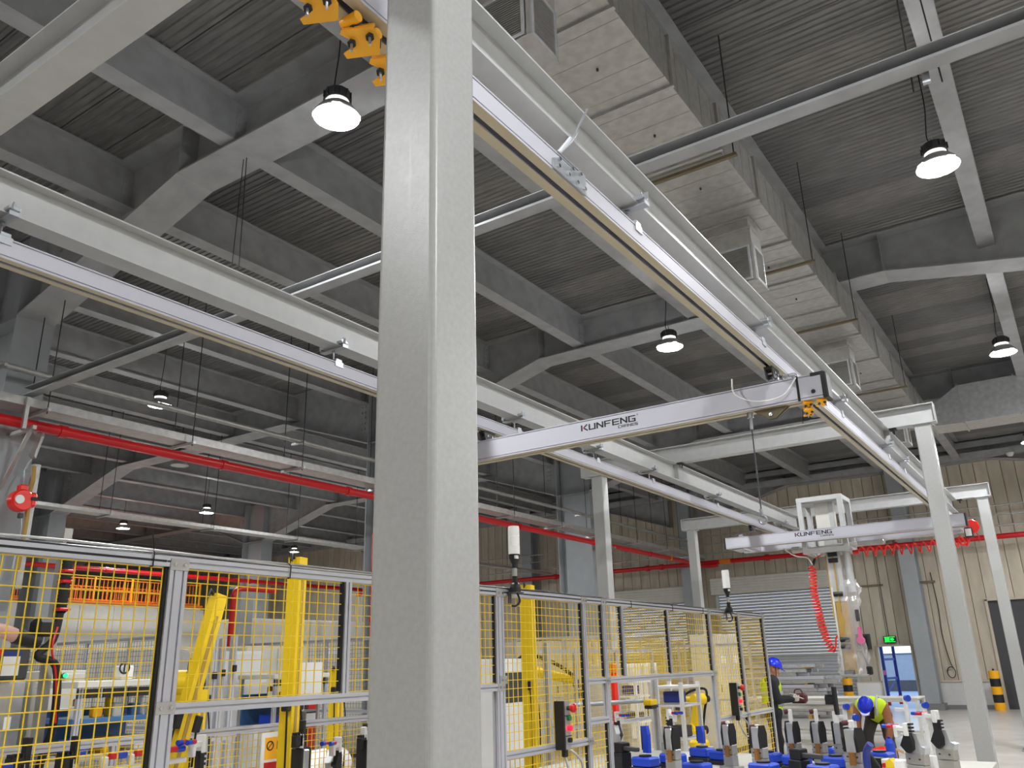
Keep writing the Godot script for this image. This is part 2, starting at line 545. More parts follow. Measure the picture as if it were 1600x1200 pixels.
func lamp(at: Vector3, label: String, lit := true, d := 0.46) -> void:
	var t := thing("high_bay_lamp", label, "lamp", at, 0, "high bay lamps")
	var r := d / 2
	var g := G.new()
	g.lathe([[r, 0.0], [r + 0.006, 0.012], [r * 0.93, 0.05], [r * 0.72, 0.11], [r * 0.52, 0.15]], 28)
	g.lathe([[r * 0.5, 0.15], [r * 0.7, 0.105], [r * 0.9, 0.048], [r - 0.004, 0.004], [r, 0.0]], 28)
	gp(t, "reflector", g, M.galv_bright)
	g = G.new()
	g.lathe([[0.0, 0.02], [r * 0.965, 0.02], [r * 0.965, 0.028], [0.0, 0.028]], 28)
	gp(t, "lens", g, M.lamp_face if lit else M.off_white)
	g = G.new()
	g.lathe([[0.0, 0.15], [0.115, 0.15], [0.115, 0.185], [0.0, 0.185]], 20)
	gp(t, "neck", g, M.lamp_neck if lit else M.off_white)
	g = G.new()
	g.lathe([[0.0, 0.186], [0.125, 0.186], [0.13, 0.2], [0.13, 0.29], [0.11, 0.31], [0.0, 0.31]], 20)
	for i in 12:
		var a := TAU * i / 12
		g.box(Vector3(cos(a) * 0.13, 0.245, sin(a) * 0.13), Vector3(0.03, 0.08, 0.008), Basis(Vector3.UP, -a))
	gp(t, "housing", g, M.dark_grey)
	g = G.new()
	g.tube([Vector3(0, 0.31, 0), Vector3(0.01, 0.36, 0), Vector3(0, 0.4, 0)], 0.008)
	gp(t, "hook", g, M.zinc)
	var top := DECK - at.y - 0.03
	tb(t, "cable", M.rubber, smooth([Vector3(0, 0.31, 0), Vector3(-0.05, 0.4, 0), Vector3(-0.03, 0.6, 0.0), Vector3(0.0, 0.9, 0), Vector3(0, top, 0)], 4), 0.007, 5)
	if lit:
		var l := AreaLight3D.new()
		l.name = "lamp_light"
		l.area_size = Vector2(r * 1.7, r * 1.7)
		l.light_color = Color(0.985, 0.992, 1.0)
		l.light_energy = LAMP_E
		l.area_range = 80.0
		l.area_attenuation = 2.0
		l.shadow_enabled = true
		t.add_child(l)
		l.position = Vector3(0, 0.012, 0)
		l.rotation.x = -PI / 2
		var o := OmniLight3D.new()
		o.name = "neck_light"
		o.light_color = l.light_color
		o.light_energy = 4.0
		o.light_size = 0.09
		o.omni_range = 80.0
		o.omni_attenuation = 2.0
		o.shadow_enabled = true
		t.add_child(o)
		o.position = Vector3(0, 0.168, 0)

const LAMP_E := 31.0
func lamps() -> void:
	lamp(Vector3(-5.28, 7.0, -4.9), "large bright high bay lamp left of the big front post")
	lamp(Vector3(-0.42, 7.0, -9.57), "bright high bay lamp at upper right beside a roof beam")
	lamp(Vector3(-0.37, 7.0, -17.17), "lit high bay lamp above the silver duct elbow at right edge")
	lamp(Vector3(-5.24, 7.0, -13.0), "lit lamp hanging above the nearer lettered crane bridge")
	lamp(Vector3(-5.18, 7.0, -21.55), "lit lamp seen under the cross beam, above the far wall")
	lamp(Vector3(-15.1, 7.0, -9.54), "lit lamp above the cable tray in the left aisle")
	lamp(Vector3(-19.4, 7.0, -13.03), "unlit high bay lamp partly behind the red pipe", false)
	lamp(Vector3(-24.8, 7.0, -17.9), "small lit lamp in the far left aisle, nearer of two")
	lamp(Vector3(-29.8, 7.0, -17.9), "small lit lamp at far left, above the fence top")
	lamp(Vector3(-30.5, 7.0, -27.0), "tiny lit lamp by the yellow post top, farthest left")
	# the same grid goes on outside the frame
	var off := [[-5.2, 3.4], [-0.4, -1.2], [4.4, -5.0], [4.4, -13.3], [9.2, -9.5], [9.2, -1.2], [4.4, 3.4], [-15.1, -1.2], [-24.8, -1.2], [9.2, -17.5], [4.4, -20.0], [-34.5, -9.5], [-5.2, 11.0], [-0.4, -25.6], [4.4, -28.0], [-15.0, -17.7], [-19.9, -21.5]]
	for q in off:
		lamp(Vector3(q[0], 7.0, q[1]), "high bay lamp of the same row outside the frame")


# ---------------------------------------------------------------- crane frame
func rpoly(w: float, h: float, r: float, n := 4) -> Array:
	var p := []
	for q in [[1, 1, 0.0], [-1, 1, PI / 2], [-1, -1, PI], [1, -1, PI * 1.5]]:
		for i in n + 1:
			var a: float = q[2] + PI / 2 * i / n
			p.append(Vector2(q[0] * (w / 2 - r) + r * cos(a), q[1] * (h / 2 - r) + r * sin(a)))
	return p

func crane_post(x: float, z: float, label: String) -> void:
	var t := thing("crane_post", label, "post", Vector3(x, 0, z), 0, "white posts of the crane frame")
	var g := G.new()
	g.prism(rpoly(0.2, 0.2, 0.016), 4.63, Transform3D(Basis(Vector3.RIGHT, Vector3(0, 0, -1), Vector3.UP), Vector3(0, 2.335, 0)))
	gp(t, "tube", g, M.column_paint)
	bx(t, "top_plate", M.crane_paint, Vector3(0, 4.658, 0), Vector3(0.27, 0.016, 0.27), 0.003)
	bx(t, "base_plate", M.column_paint, Vector3(0, 0.012, 0), Vector3(0.4, 0.024, 0.4), 0.004)
	for sx in [-1, 1]:
		for sz in [-1, 1]:
			cy(t, "anchor_bolt", M.steel_bolt, Vector3(sx * 0.16, 0.024, sz * 0.16), Vector3(sx * 0.16, 0.07, sz * 0.16), 0.014, 6)
			cy(t, "plate_bolt", M.steel_bolt, Vector3(sx * 0.112, 4.64, sz * 0.112), Vector3(sx * 0.112, 4.65, sz * 0.112), 0.012, 6)

func rail_poly(w: float, h: float, s: float) -> Array:
	# closed box rail with a slot in the underside and two grooves in each side; y=0 is the underside
	var a := w / 2
	var d := 0.009
	var b := s / 2
	return [Vector2(b, 0), Vector2(a, 0), Vector2(a, 0.013), Vector2(a - d, 0.013), Vector2(a - d, 0.02), Vector2(a, 0.02),
		Vector2(a, h - 0.018), Vector2(a - d, h - 0.018), Vector2(a - d, h - 0.009), Vector2(a, h - 0.009), Vector2(a, h), Vector2(-a, h),
		Vector2(-a, h - 0.009), Vector2(-a + d, h - 0.009), Vector2(-a + d, h - 0.018), Vector2(-a, h - 0.018), Vector2(-a, 0.02), Vector2(-a + d, 0.02),
		Vector2(-a + d, 0.013), Vector2(-a, 0.013), Vector2(-a, 0), Vector2(-b, 0), Vector2(-b, 0.008), Vector2(-a + 0.012, 0.008), Vector2(-a + 0.012, h - 0.012),
		Vector2(a - 0.012, h - 0.012), Vector2(a - 0.012, 0.008), Vector2(b, 0.008)]

func rail_on(t: Node3D, w: float, h: float, s: float, l: float, x: Transform3D) -> void:
	# body, film on the underside; x maps local z to the run of the rail
	var g := G.new()
	g.prism(rail_poly(w, h, s), l, x)
	gp(t, "profile", g, M.rail_alu)
	for sg in [-1.0, 1.0]:
		g = G.new()
		g.box(x * Vector3(sg * (w / 4 + s / 4), -0.0008, 0), Vector3(w / 2 - s / 2 - 0.004, 0.0012, l), x.basis)
		gp(t, "protective_film", g, M.rail_film)

func hanger(x: float, z: float, label: String) -> void:
	var t := thing("rail_hanger", label, "bracket", Vector3(x, 4.393, z), 0, "hangers between runway beams and rails")
	var g := G.new()
	# pressed clamp bar across the flange
	g.prism([Vector2(-0.14, -0.03), Vector2(0.14, -0.03), Vector2(0.14, -0.002), Vector2(0.13, -0.002), Vector2(0.13, -0.022), Vector2(-0.13, -0.022), Vector2(-0.13, -0.002), Vector2(-0.14, -0.002)], 0.06)
	gp(t, "clamp_bar", g, M.zinc)
	for s in [-1.0, 1.0]:
		var w := bx(t, "beam_clip", M.zinc, Vector3(s * 0.098, 0.022, 0), Vector3(0.075, 0.03, 0.07), 0.006)
		cy(w, "bolt", M.steel_bolt, Vector3(s * 0.012, 0.012, 0), Vector3(s * 0.012, 0.05, 0), 0.007, 8)
		cy(w, "nut", M.steel_bolt, Vector3(s * 0.012, 0.015, 0), Vector3(s * 0.012, 0.027, 0), 0.014, 6)
		bx(w, "wing", M.zinc, Vector3(s * 0.05, 0.0, 0.02), Vector3(0.025, 0.045, 0.004))
	cy(t, "rod", M.steel_bolt, Vector3(0, -0.15, 0), Vector3(0, -0.02, 0), 0.008, 8)
	cy(t, "nut", M.steel_bolt, Vector3(0, -0.052, 0), Vector3(0, -0.036, 0), 0.018, 6)
	bx(t, "suspension_bracket", M.zinc, Vector3(0, -0.135, 0), Vector3(0.15, 0.03, 0.07), 0.006)
	for s in [-1.0, 1.0]:
		bx(t, "suspension_cheek", M.zinc, Vector3(s * 0.072, -0.17, 0), Vector3(0.005, 0.05, 0.09), 0.001)

func trolley(x: float, z: float, y: float, label: String, turn := 0.0) -> void:
	var t := thing("rail_trolley", label, "trolley", Vector3(x, y, z), turn, "trolleys under the rails")
	var g := G.new()
	g.prism([Vector2(-0.1, 0.0), Vector2(-0.07, -0.09), Vector2(0.07, -0.09), Vector2(0.1, 0.0), Vector2(0.1, 0.02), Vector2(-0.1, 0.02)], 0.012, Transform3D(Basis(Vector3(0, 0, -1), Vector3.UP, Vector3.RIGHT), Vector3(0.03, 0, 0)))
	g.prism([Vector2(-0.1, 0.0), Vector2(-0.07, -0.09), Vector2(0.07, -0.09), Vector2(0.1, 0.0), Vector2(0.1, 0.02), Vector2(-0.1, 0.02)], 0.012, Transform3D(Basis(Vector3(0, 0, -1), Vector3.UP, Vector3.RIGHT), Vector3(-0.03, 0, 0)))
	gp(t, "cheek_plate", g, M.dark_grey)
	for s in [-1.0, 1.0]:
		cy(t, "wheel", M.black, Vector3(-0.026, 0.015, s * 0.06), Vector3(0.026, 0.015, s * 0.06), 0.032, 14)
		cy(t, "axle", M.steel_bolt, Vector3(-0.045, -0.04, s * 0.04), Vector3(0.045, -0.04, s * 0.04), 0.012, 8)
	cy(t, "pin", M.steel_bolt, Vector3(-0.05, -0.085, 0), Vector3(0.05, -0.085, 0), 0.014, 8)

func cable_clip(t: Node3D, at: Vector3, b := Basis.IDENTITY) -> void:
	# yellow saddle clip of the festoon: angled plate with two hex studs
	var n := Node3D.new()
	put(n, "cable_clip", t)
	n.transform = Transform3D(b, at)
	var g := G.new()
	g.prism([Vector2(-0.055, -0.045), Vector2(0.05, -0.045), Vector2(0.06, 0.0), Vector2(0.045, 0.042), Vector2(-0.055, 0.042), Vector2(-0.062, 0.03), Vector2(-0.035, 0.012), Vector2(-0.028, -0.012), Vector2(-0.062, -0.028)], 0.014)
	g.box(Vector3(0, 0.042, -0.012), Vector3(0.1, 0.008, 0.03))
	gp(n, "saddle", g, M.clip_yellow)
	for p in [Vector3(0.03, 0.012, 0.0), Vector3(-0.03, -0.0, 0.0)]:
		var hx := cy(n, "hex_nut", M.black, p + Vector3(0, 0, 0.006), p + Vector3(0, 0, 0.024), 0.014, 6)
		cy(hx, "stud", M.zinc, p + Vector3(0, 0, 0.02), p + Vector3(0, -0.012, 0.07), 0.0045, 8)

const GLYPH := {
	"K": [[0.1, 0, 0.1, 1], [0.36, 0.5, 0.92, 1.0], [0.36, 0.5, 0.98, 0.0]],
	"U": [[0.1, 0, 0.1, 1], [0.0, 0.08, 1.0, 0.08], [0.9, 0, 0.9, 1]],
	"N": [[0.1, 0, 0.1, 1], [0.08, 0.95, 0.92, 0.05], [0.9, 0, 0.9, 1]],
	"F": [[0.1, 0, 0.1, 1], [0.0, 0.92, 1.0, 0.92], [0.1, 0.5, 0.85, 0.5]],
	"E": [[0.1, 0, 0.1, 1], [0.0, 0.92, 1.0, 0.92], [0.1, 0.5, 0.95, 0.5], [0.0, 0.08, 1.0, 0.08]],
	"G": [[0.1, 0, 0.1, 1], [0.0, 0.92, 1.0, 0.92], [0.0, 0.08, 1.0, 0.08], [0.9, 0, 0.9, 0.5], [0.5, 0.45, 1.0, 0.45]],
	"C": [[0.1, 0, 0.1, 1], [0.0, 0.92, 1.0, 0.92], [0.0, 0.08, 1.0, 0.08]],
	"R": [[0.1, 0, 0.1, 1], [0.0, 0.92, 1.0, 0.92], [0.9, 0.45, 0.9, 1.0], [0.1, 0.48, 1.0, 0.48], [0.45, 0.48, 0.95, 0.0]],
	"A": [[0.1, 0, 0.1, 0.9], [0.0, 0.92, 1.0, 0.92], [0.9, 0, 0.9, 1], [0.1, 0.45, 0.9, 0.45]],
	"S": [[0.0, 0.92, 1.0, 0.92], [0.1, 0.5, 0.1, 0.92], [0.0, 0.5, 1.0, 0.5], [0.9, 0.08, 0.9, 0.5], [0.0, 0.08, 1.0, 0.08]]}

func letters(t: Node3D, text: String, x0: float, y0: float, w: float, h: float, z: float, sv: float, sh: float) -> void:
	# block capitals cut from bars, one part for each letter
	var adv := w / text.length()
	for i in text.length():
		var g := G.new()
		var cw := adv * 0.88
		for q in GLYPH[text[i]]:
			var a := Vector2(q[0] * cw, q[1] * h)
			var b := Vector2(q[2] * cw, q[3] * h)
			var d := (b - a).normalized()
			var th := lerpf(sh, sv, absf(d.y))
			var n := d.orthogonal() * th / 2
			g.prism([a - n, b - n, b + n, a + n], 0.0012, Transform3D(Basis.IDENTITY, Vector3(x0 + i * adv, y0, z)))
		gp(t, "letter", g, M.black)

func clip_face(s: float) -> Basis:
	# saddle plates hang tilted, their studs pointing down and out towards the aisle
	var z := Vector3(0.42, -0.78, 0.46).normalized()
	var x := Vector3(0.72, 0.25, -0.6)
	x = (x - z * x.dot(z)).normalized()
	return Basis(x, z.cross(x), z).scaled(Vector3.ONE * s)

func logo(t: Node3D, x0: float, y0: float, z: float, w: float) -> void:
	var s := w / 0.66
	letters(t, "KUNFENG", x0, y0 + 0.004 * s, 0.61 * s, 0.062 * s, z, 0.017 * s, 0.0105 * s)
	letters(t, "CRANES", x0 + 0.41 * s, y0 - 0.036 * s, 0.215 * s, 0.027 * s, z, 0.006 * s, 0.0045 * s)
	var g := G.new()
	g.prism([Vector2(0.019, 0.035), Vector2(0.036, 0.047), Vector2(0.036, 0.023)], 0.0016, Transform3D(Basis.from_scale(Vector3(s, s, 1)), Vector3(x0, y0, z)))
	gp(t, "logo_mark", g, M.logo_red)
	g = G.new()
	for i in 12:
		var a := TAU * i / 12
		g.box(Vector3(x0 + 0.622 * s + cos(a) * 0.006, y0 + 0.066 * s + sin(a) * 0.006, z), Vector3(0.0035, 0.002, 0.001), Basis(Vector3(0, 0, 1), a + PI / 2))
	g.box(Vector3(x0 + 0.622 * s, y0 + 0.066 * s, z), Vector3(0.003, 0.006, 0.001))
	gp(t, "registered_mark", g, M.black)

func coil(p: Array, r: float, turns: float, thick: float, n := 14) -> Array:
	var cv := Curve3D.new()
	for q in p:
		cv.add_point(q)
	var out := []
	var total := int(turns * n)
	var l := cv.get_baked_length()
	for i in total + 1:
		var t := float(i) / total
		var x := cv.sample_baked_with_rotation(l * t, false)
		var a := TAU * turns * t
		out.append(x.origin + x.basis.x * cos(a) * r + x.basis.y * sin(a) * r)
	return out

func crane() -> void:
	crane_post(-1.363, -1.64, "big white-grey square post in front, cutting the picture top to bottom")
	crane_post(-1.363, -12.05, "long leaning white post at right under the duct end")
	crane_post(-1.33, -18.9, "white post at the right edge carrying the far cross beam")
	crane_post(-6.31, -12.05, "white post left of the nearer lettered bridge, beside a grey building column")
	crane_post(-7.5, -18.9, "white post before the roller shutter, left end of far cross beam")
	var cm := {}
	for q in [[-1.64, -6.6, -1.17, "white cross beam running out of the top left corner"], [-12.05, -6.6, -1.2, "white cross beam behind the nearer lettered bridge"], [-18.9, -7.72, -1.18, "white cross beam in front of the tan back wall"]]:
		var t := thing("cross_beam", q[3], "beam", Vector3((q[1] + q[2]) / 2, 4.8, q[0]), PI / 2, "cross beams of the crane frame")
		var l: float = q[2] - q[1]
		part(t, "section", ibeam(0.266, 0.17, 0.008, 0.011, l), M.crane_paint)
		for e in [-1.0, 1.0]:
			bx(t, "end_plate", M.crane_paint, Vector3(0, 0, e * (l / 2 + 0.005)), Vector3(0.17, 0.266, 0.01))
	var rz := [1.4, -18.75]
	var zc: float = (rz[0] + rz[1]) / 2
	var rl: float = rz[0] - rz[1]
	for q in [[-1.868, "right"], [-4.986, "left"]]:
		var x: float = q[0]
		var t := thing("runway_beam", "white H-beam runway on the %s, above the slotted rail" % q[1], "beam", Vector3(x, 4.53, zc), 0, "runway beams")
		part(t, "section", ibeam(0.274, 0.162, 0.008, 0.011, rl), M.crane_paint)
		for z in [-1.64, -12.05]:
			for s in [-1.0, 1.0]:
				bx(t, "stiffener", M.crane_paint, Vector3(s * 0.04, 0, z - zc), Vector3(0.074, 0.25, 0.008))
		var r := thing("crane_rail", "silver-white slotted crane rail hung under the %s runway beam" % q[1], "rail", Vector3(x, 4.11, zc), 0, "crane rails")
		rail_on(r, 0.136, 0.132, 0.03, rl - 0.3, Transform3D.IDENTITY)
		for e in [-1.0, 1.0]:
			bx(r, "end_cap", M.black, Vector3(0, 0.066, e * (rl / 2 - 0.145)), Vector3(0.14, 0.136, 0.01))
		for z in [-1.64, -12.05, -18.9]:
			var k := thing("beam_clamp", "black clamp holding the %s runway to the %s cross beam" % [q[1], {-1.64: "nearest", -12.05: "middle", -18.9: "far"}[z]], "clamp", Vector3(x + 0.13, 4.667, z), 0, "clamps under the cross beams")
			bx(k, "plate", M.black, Vector3(0, -0.012, 0.0), Vector3(0.09, 0.02, 0.12), 0.004)
			for s in [-1.0, 1.0]:
				cy(k, "bolt", M.black, Vector3(0, -0.07, s * 0.04), Vector3(0, -0.02, s * 0.04), 0.01, 8)
	for q in [[-4.14, "first hanger beyond the splice plates on the right rail"], [-6.52, "hanger on the right rail, just before the lettered bridge"], [-9.2, "hanger on the right rail behind the bridge end cap"], [-11.76, "hanger on the right rail next to the middle cross beam"], [-12.9, "hanger on the right rail beyond the middle cross beam"], [-16.4, "hanger on the right rail hidden by the leaning post"]]:
		hanger(-1.868, q[0], q[1])
	for q in [[-1.98, "hanger on the left rail at the left picture edge"], [-4.73, "hanger on the left rail, close left of the big post"], [-7.54, "hanger on the left rail, close right of the big post"], [-9.4, "hanger on the left rail under the bridge lettering"], [-11.1, "hanger on the left rail before the cross beam clamp"], [-13.7, "hanger on the left rail beyond the cross beam"], [-17.6, "hanger on the left rail above the far bridge"]]:
		hanger(-4.986, q[0], q[1])
	# splice plates with safety rope on the right rail
	var sp := thing("rail_splice", "bolted zinc splice plates on the right rail with a twisted rope", "bracket", Vector3(-1.868, 4.11, -3.3))
	var g := G.new()
	g.prism([Vector2(-0.17, 0.005), Vector2(0.17, 0.005), Vector2(0.17, 0.06), Vector2(0.12, 0.09), Vector2(-0.05, 0.1), Vector2(-0.12, 0.135), Vector2(-0.17, 0.13)], 0.008, Transform3D(Basis(Vector3(0, 0, 1), Vector3.UP, Vector3(-1, 0, 0)), Vector3(0.075, 0, 0)))
	gp(sp, "plate", g, M.zinc)
	bx(sp, "saddle", M.zinc, Vector3(0, 0.137, 0), Vector3(0.15, 0.008, 0.22), 0.002)
	for p in [[-0.14, 0.03], [-0.06, 0.03], [0.03, 0.03], [0.13, 0.03], [-0.1, 0.1], [-0.01, 0.085], [0.12, 0.075]]:
		cy(sp, "bolt", M.chrome, Vector3(0.078, p[1], p[0]), Vector3(0.094, p[1], p[0]), 0.011, 6)
	var rope := smooth([Vector3(0.02, 0.13, 0.06), Vector3(0.06, 0.2, 0.02), Vector3(0.09, 0.29, -0.04), Vector3(0.085, 0.42, -0.12), Vector3(0.08, 0.6, -0.24)], 6)
	tb(sp, "safety_rope", M.zinc, rope, 0.007, 6)
	g = G.new()
	g.cyl(Vector3(0.035, 0.16, 0.05), Vector3(0.08, 0.28, -0.02), 0.014, 8)
	gp(sp, "rope_sleeve", g, M.zinc)
	# festoon clips on the right rail by the big post
	var fs := thing("festoon_trolley", "yellow saddle clips and black trolley under the right rail, top edge", "cable clips", Vector3(-1.868, 4.05, -1.84))
	var face := clip_face(1.2)
	cable_clip(fs, Vector3(0, -0.035, 0.0), face)
	cable_clip(fs, Vector3(0, -0.035, 0.22), face)
	cable_clip(fs, Vector3(0.0, -0.06, -0.16), face)
	bx(fs, "trolley_body", M.black, Vector3(0, 0.03, -0.02), Vector3(0.03, 0.075, 0.16), 0.008)
	for z in [-0.05, 0.06]:
		cy(fs, "roller", M.clip_yellow, Vector3(-0.04, 0.02, z), Vector3(0.04, 0.02, z), 0.022, 12)
	bridge_near()
	bridge_far()

func bridge_near() -> void:
	var xc := -3.45
	var l := 4.0
	var t := thing("crane_bridge", "nearer white crane bridge with black lettering and a black end cap", "crane bridge", Vector3(xc, 3.76, -6.885), 0, "lettered crane bridges")
	var run := Transform3D(Basis(Vector3(0, 0, -1), Vector3.UP, Vector3.RIGHT), Vector3.ZERO)
	rail_on(t, 0.15, 0.212, 0.024, l, run)
	var ec := bx(t, "end_cap", M.black, Vector3(l / 2 + 0.012, 0.106, 0), Vector3(0.05, 0.226, 0.16), 0.01)
	bx(ec, "cap_lip", M.black, Vector3(-0.05, 0.1, 0.075), Vector3(0.1, 0.03, 0.012), 0.003)
	bx(t, "end_cap", M.black, Vector3(-l / 2 - 0.012, 0.106, 0), Vector3(0.05, 0.226, 0.16), 0.01)
	cy(t, "lock_button", M.black, Vector3(l / 2 - 0.08, 0.06, 0.074), Vector3(l / 2 - 0.08, 0.06, 0.08), 0.018, 14)
	logo(t, -3.73 - xc, 0.098, 0.0756, 0.64)
	bx(t, "cable_strap", M.rubber, Vector3(l / 2 - 0.2, 0.106, 0.078), Vector3(0.02, 0.22, 0.004))
	tb(t, "hanging_cable", M.white, smooth([Vector3(l / 2 - 0.74, 0.3, 0.1), Vector3(l / 2 - 0.72, 0.15, 0.13), Vector3(l / 2 - 0.55, 0.05, 0.13), Vector3(l / 2 - 0.32, 0.06, 0.12), Vector3(l / 2 - 0.2, 0.2, 0.1)], 6), 0.007, 6)
	# fastenings on top
	var g := G.new()
	for x in [-0.3, -0.24]:
		g.cyl(Vector3(l / 2 + x, 0.212, 0.02), Vector3(l / 2 + x, 0.27, 0.02), 0.012, 8)
		g.box(Vector3(l / 2 + x, 0.25, 0.02), Vector3(0.06, 0.03, 0.05), Basis.IDENTITY, 0.006)
	gp(t, "cross_bolt", g, M.chrome)
	for x in [-0.15, -0.04]:
		cable_clip(t, Vector3(l / 2 + x, -0.035, 0.03), clip_face(0.75))
	cable_clip(t, Vector3(l / 2 - 0.15, -0.1, 0.03), clip_face(0.75))
	bx(t, "clip_stem", M.black, Vector3(l / 2 - 0.15, -0.06, 0.0), Vector3(0.03, 0.12, 0.03), 0.005)
	trolley(-1.868, -6.885, 4.1, "dark trolley joining the right rail and the near bridge")
	trolley(-4.986, -7.0, 4.1, "dark trolley at the left end of the near bridge")
	# lifting point: triangular hook plate and wire with hook
	var h := thing("hoist_wire", "steel wire with hook hanging from the near bridge", "hoist", Vector3(-2.1, 3.76, -6.885))
	g = G.new()
	g.prism([Vector2(0.04, -0.002), Vector2(0.34, -0.002), Vector2(0.22, -0.09), Vector2(0.17, -0.09)], 0.01, Transform3D(Basis.IDENTITY, Vector3(0, 0, 0.02)))
	g.prism([Vector2(0.04, -0.002), Vector2(0.34, -0.002), Vector2(0.22, -0.09), Vector2(0.17, -0.09)], 0.01, Transform3D(Basis.IDENTITY, Vector3(0, 0, -0.02)))
	gp(h, "hook_plate", g, M.angle_brown)
	cy(h, "plate_pin", M.steel_bolt, Vector3(0.19, -0.06, -0.04), Vector3(0.19, -0.06, 0.05), 0.016, 10)
	g = G.new()
	g.cyl(Vector3(-0.0, 0.0, 0), Vector3(0.0, -0.05, 0), 0.028, 12)
	g.cyl(Vector3(0.0, -0.05, 0), Vector3(0.0, -0.15, 0), 0.014, 10)
	gp(h, "swivel", g, M.zinc)
	tb(h, "wire_rope", M.dark_grey, [Vector3(0, -0.12, 0), Vector3(-0.005, -0.84, 0)], 0.006, 6)
	g = G.new()
	var pts := []
	for i in 14:
		var a := -PI * 0.5 - TAU * 0.8 * i / 13.0
		pts.append(Vector3(0.032 * cos(a) * -1.0, -0.93 + 0.034 * sin(a) * -1.0 - 0.0, 0))
	g.tube(pts, 0.008, 8)
	g.cyl(Vector3(-0.005, -0.84, 0), Vector3(-0.003, -0.9, 0), 0.015, 10)
	gp(h, "hook", g, M.steel_bolt)

func bridge_far() -> void:
	var xc := -3.45
	var l := 4.1
	var run := Transform3D(Basis(Vector3(0, 0, -1), Vector3.UP, Vector3.RIGHT), Vector3.ZERO)
	var t := thing("crane_bridge", "far double white crane bridge with black lettering, carrying the lift tower", "crane bridge", Vector3(xc, 3.71, -15.575), 0, "lettered crane bridges")
	rail_on(t, 0.15, 0.205, 0.024, l, run)
	rail_on(t, 0.15, 0.205, 0.024, l, Transform3D(run.basis, Vector3(0.05, 0, -0.85)))
	for e in [-1.0, 1.0]:
		bx(t, "end_cap", M.black, Vector3(e * (l / 2 + 0.01), 0.102, 0), Vector3(0.03, 0.215, 0.16), 0.006)
		bx(t, "end_cap", M.black, Vector3(0.05 + e * (l / 2 + 0.01), 0.102, -0.85), Vector3(0.03, 0.215, 0.16), 0.006)
		bx(t, "spacer_beam", M.rail_alu, Vector3(e * (l / 2 - 0.35), 0.05, -0.425), Vector3(0.1, 0.09, 0.72), 0.004)
		bx(t, "gusset", M.rail_alu, Vector3(e * (l / 2 - 0.2), -0.02, -0.2), Vector3(0.2, 0.012, 0.5))
	logo(t, -3.73 - xc - 0.45, 0.095, 0.0756, 0.72)
	for e in [-1.0, 1.0]:
		var bg := G.new()
		bg.cyl(Vector3(e * (l / 2 - 0.3), 0.2, 0), Vector3(e * (l / 2 - 0.3), 0.25, 0), 0.02, 8)
		bg.box(Vector3(e * (l / 2 - 0.3), 0.235, 0), Vector3(0.08, 0.04, 0.06), Basis.IDENTITY, 0.006)
		gp(t, "top_fastener", bg, M.zinc)
	for q in [[-1.868, -15.6, "right"], [-4.986, -15.6, "left"]]:
		trolley(q[0], q[1], 4.1, "dark trolley at the %s end of the far bridge" % q[2])
	# lift tower between the girders
	var w := thing("lift_tower", "white square lift tower standing on the far crane bridge", "lift tower", Vector3(-3.72, 3.5, -16.0))
	for sx in [-0.36, 0.36]:
		for sz in [-0.3, 0.3]:
			bx(w, "leg", M.crane_paint, Vector3(sx, 0.47, sz), Vector3(0.09, 0.94, 0.09), 0.006)
	for sz in [-0.3, 0.3]:
		bx(w, "top_bar", M.crane_paint, Vector3(0, 0.98, sz), Vector3(0.81, 0.09, 0.09), 0.006)
		bx(w, "bottom_bar", M.crane_paint, Vector3(0, 0.05, sz), Vector3(0.81, 0.09, 0.09), 0.006)
	for sx in [-0.36, 0.36]:
		bx(w, "top_bar", M.crane_paint, Vector3(sx, 0.98, 0), Vector3(0.09, 0.09, 0.51), 0.006)
		bx(w, "bottom_bar", M.crane_paint, Vector3(sx, 0.05, 0), Vector3(0.09, 0.09, 0.51), 0.006)
	bx(w, "top_plate", M.crane_paint, Vector3(0, 0.93, 0), Vector3(0.7, 0.012, 0.5))
	bx(w, "mast_head", M.off_white, Vector3(0.02, 0.45, 0.05), Vector3(0.34, 0.96, 0.12), 0.006)
	bx(w, "lifting_lug", M.white, Vector3(0.23, 1.05, 0.0), Vector3(0.09, 0.05, 0.03))
	# telescopic mast hanging from the tower
	var m := thing("lifting_mast", "white telescopic lifting mast with yellow belts, hanging from the tower", "mast", Vector3(-3.6, 3.5, -15.95))
	bx(m, "outer_tube", M.crane_paint, Vector3(-0.1, -0.3, 0), Vector3(0.16, 1.1, 0.14), 0.006)
	bx(m, "inner_tube", M.crane_paint, Vector3(0.02, 0.03, 0.02), Vector3(0.08, 1.76, 0.12), 0.006)
	cy(m, "cylinder_tube", M.galv_bright, Vector3(0.17, -0.7, 0), Vector3(0.17, 0.45, 0), 0.065, 16)
	bx(m, "timber_guard", M.wood, Vector3(-0.04, -1.42, 0.02), Vector3(0.2, 1.3, 0.08), 0.005)
	bx(m, "side_rail", M.off_white, Vector3(-0.16, -1.35, 0.03), Vector3(0.035, 1.5, 0.1), 0.004)
	bx(m, "belt", M.wood, Vector3(-0.19, -0.5, 0.05), Vector3(0.025, 1.3, 0.012))
	bx(m, "belt", M.wood, Vector3(-0.06, -0.45, 0.085), Vector3(0.025, 1.1, 0.012))
	for y in [-0.02, -0.13, -0.72, -1.5, -1.62, -2.05]:
		cy(m, "guide_roller", M.black, Vector3(-0.14, y, 0.08), Vector3(0.02, y, 0.08), 0.04, 10)
	bx(m, "foot_plate", M.galv, Vector3(0.02, -2.1, 0.02), Vector3(0.46, 0.05, 0.2), 0.006)
	bx(m, "control_box", M.dark_grey, Vector3(0.2, -1.1, 0.05), Vector3(0.06, 0.2, 0.06), 0.01)
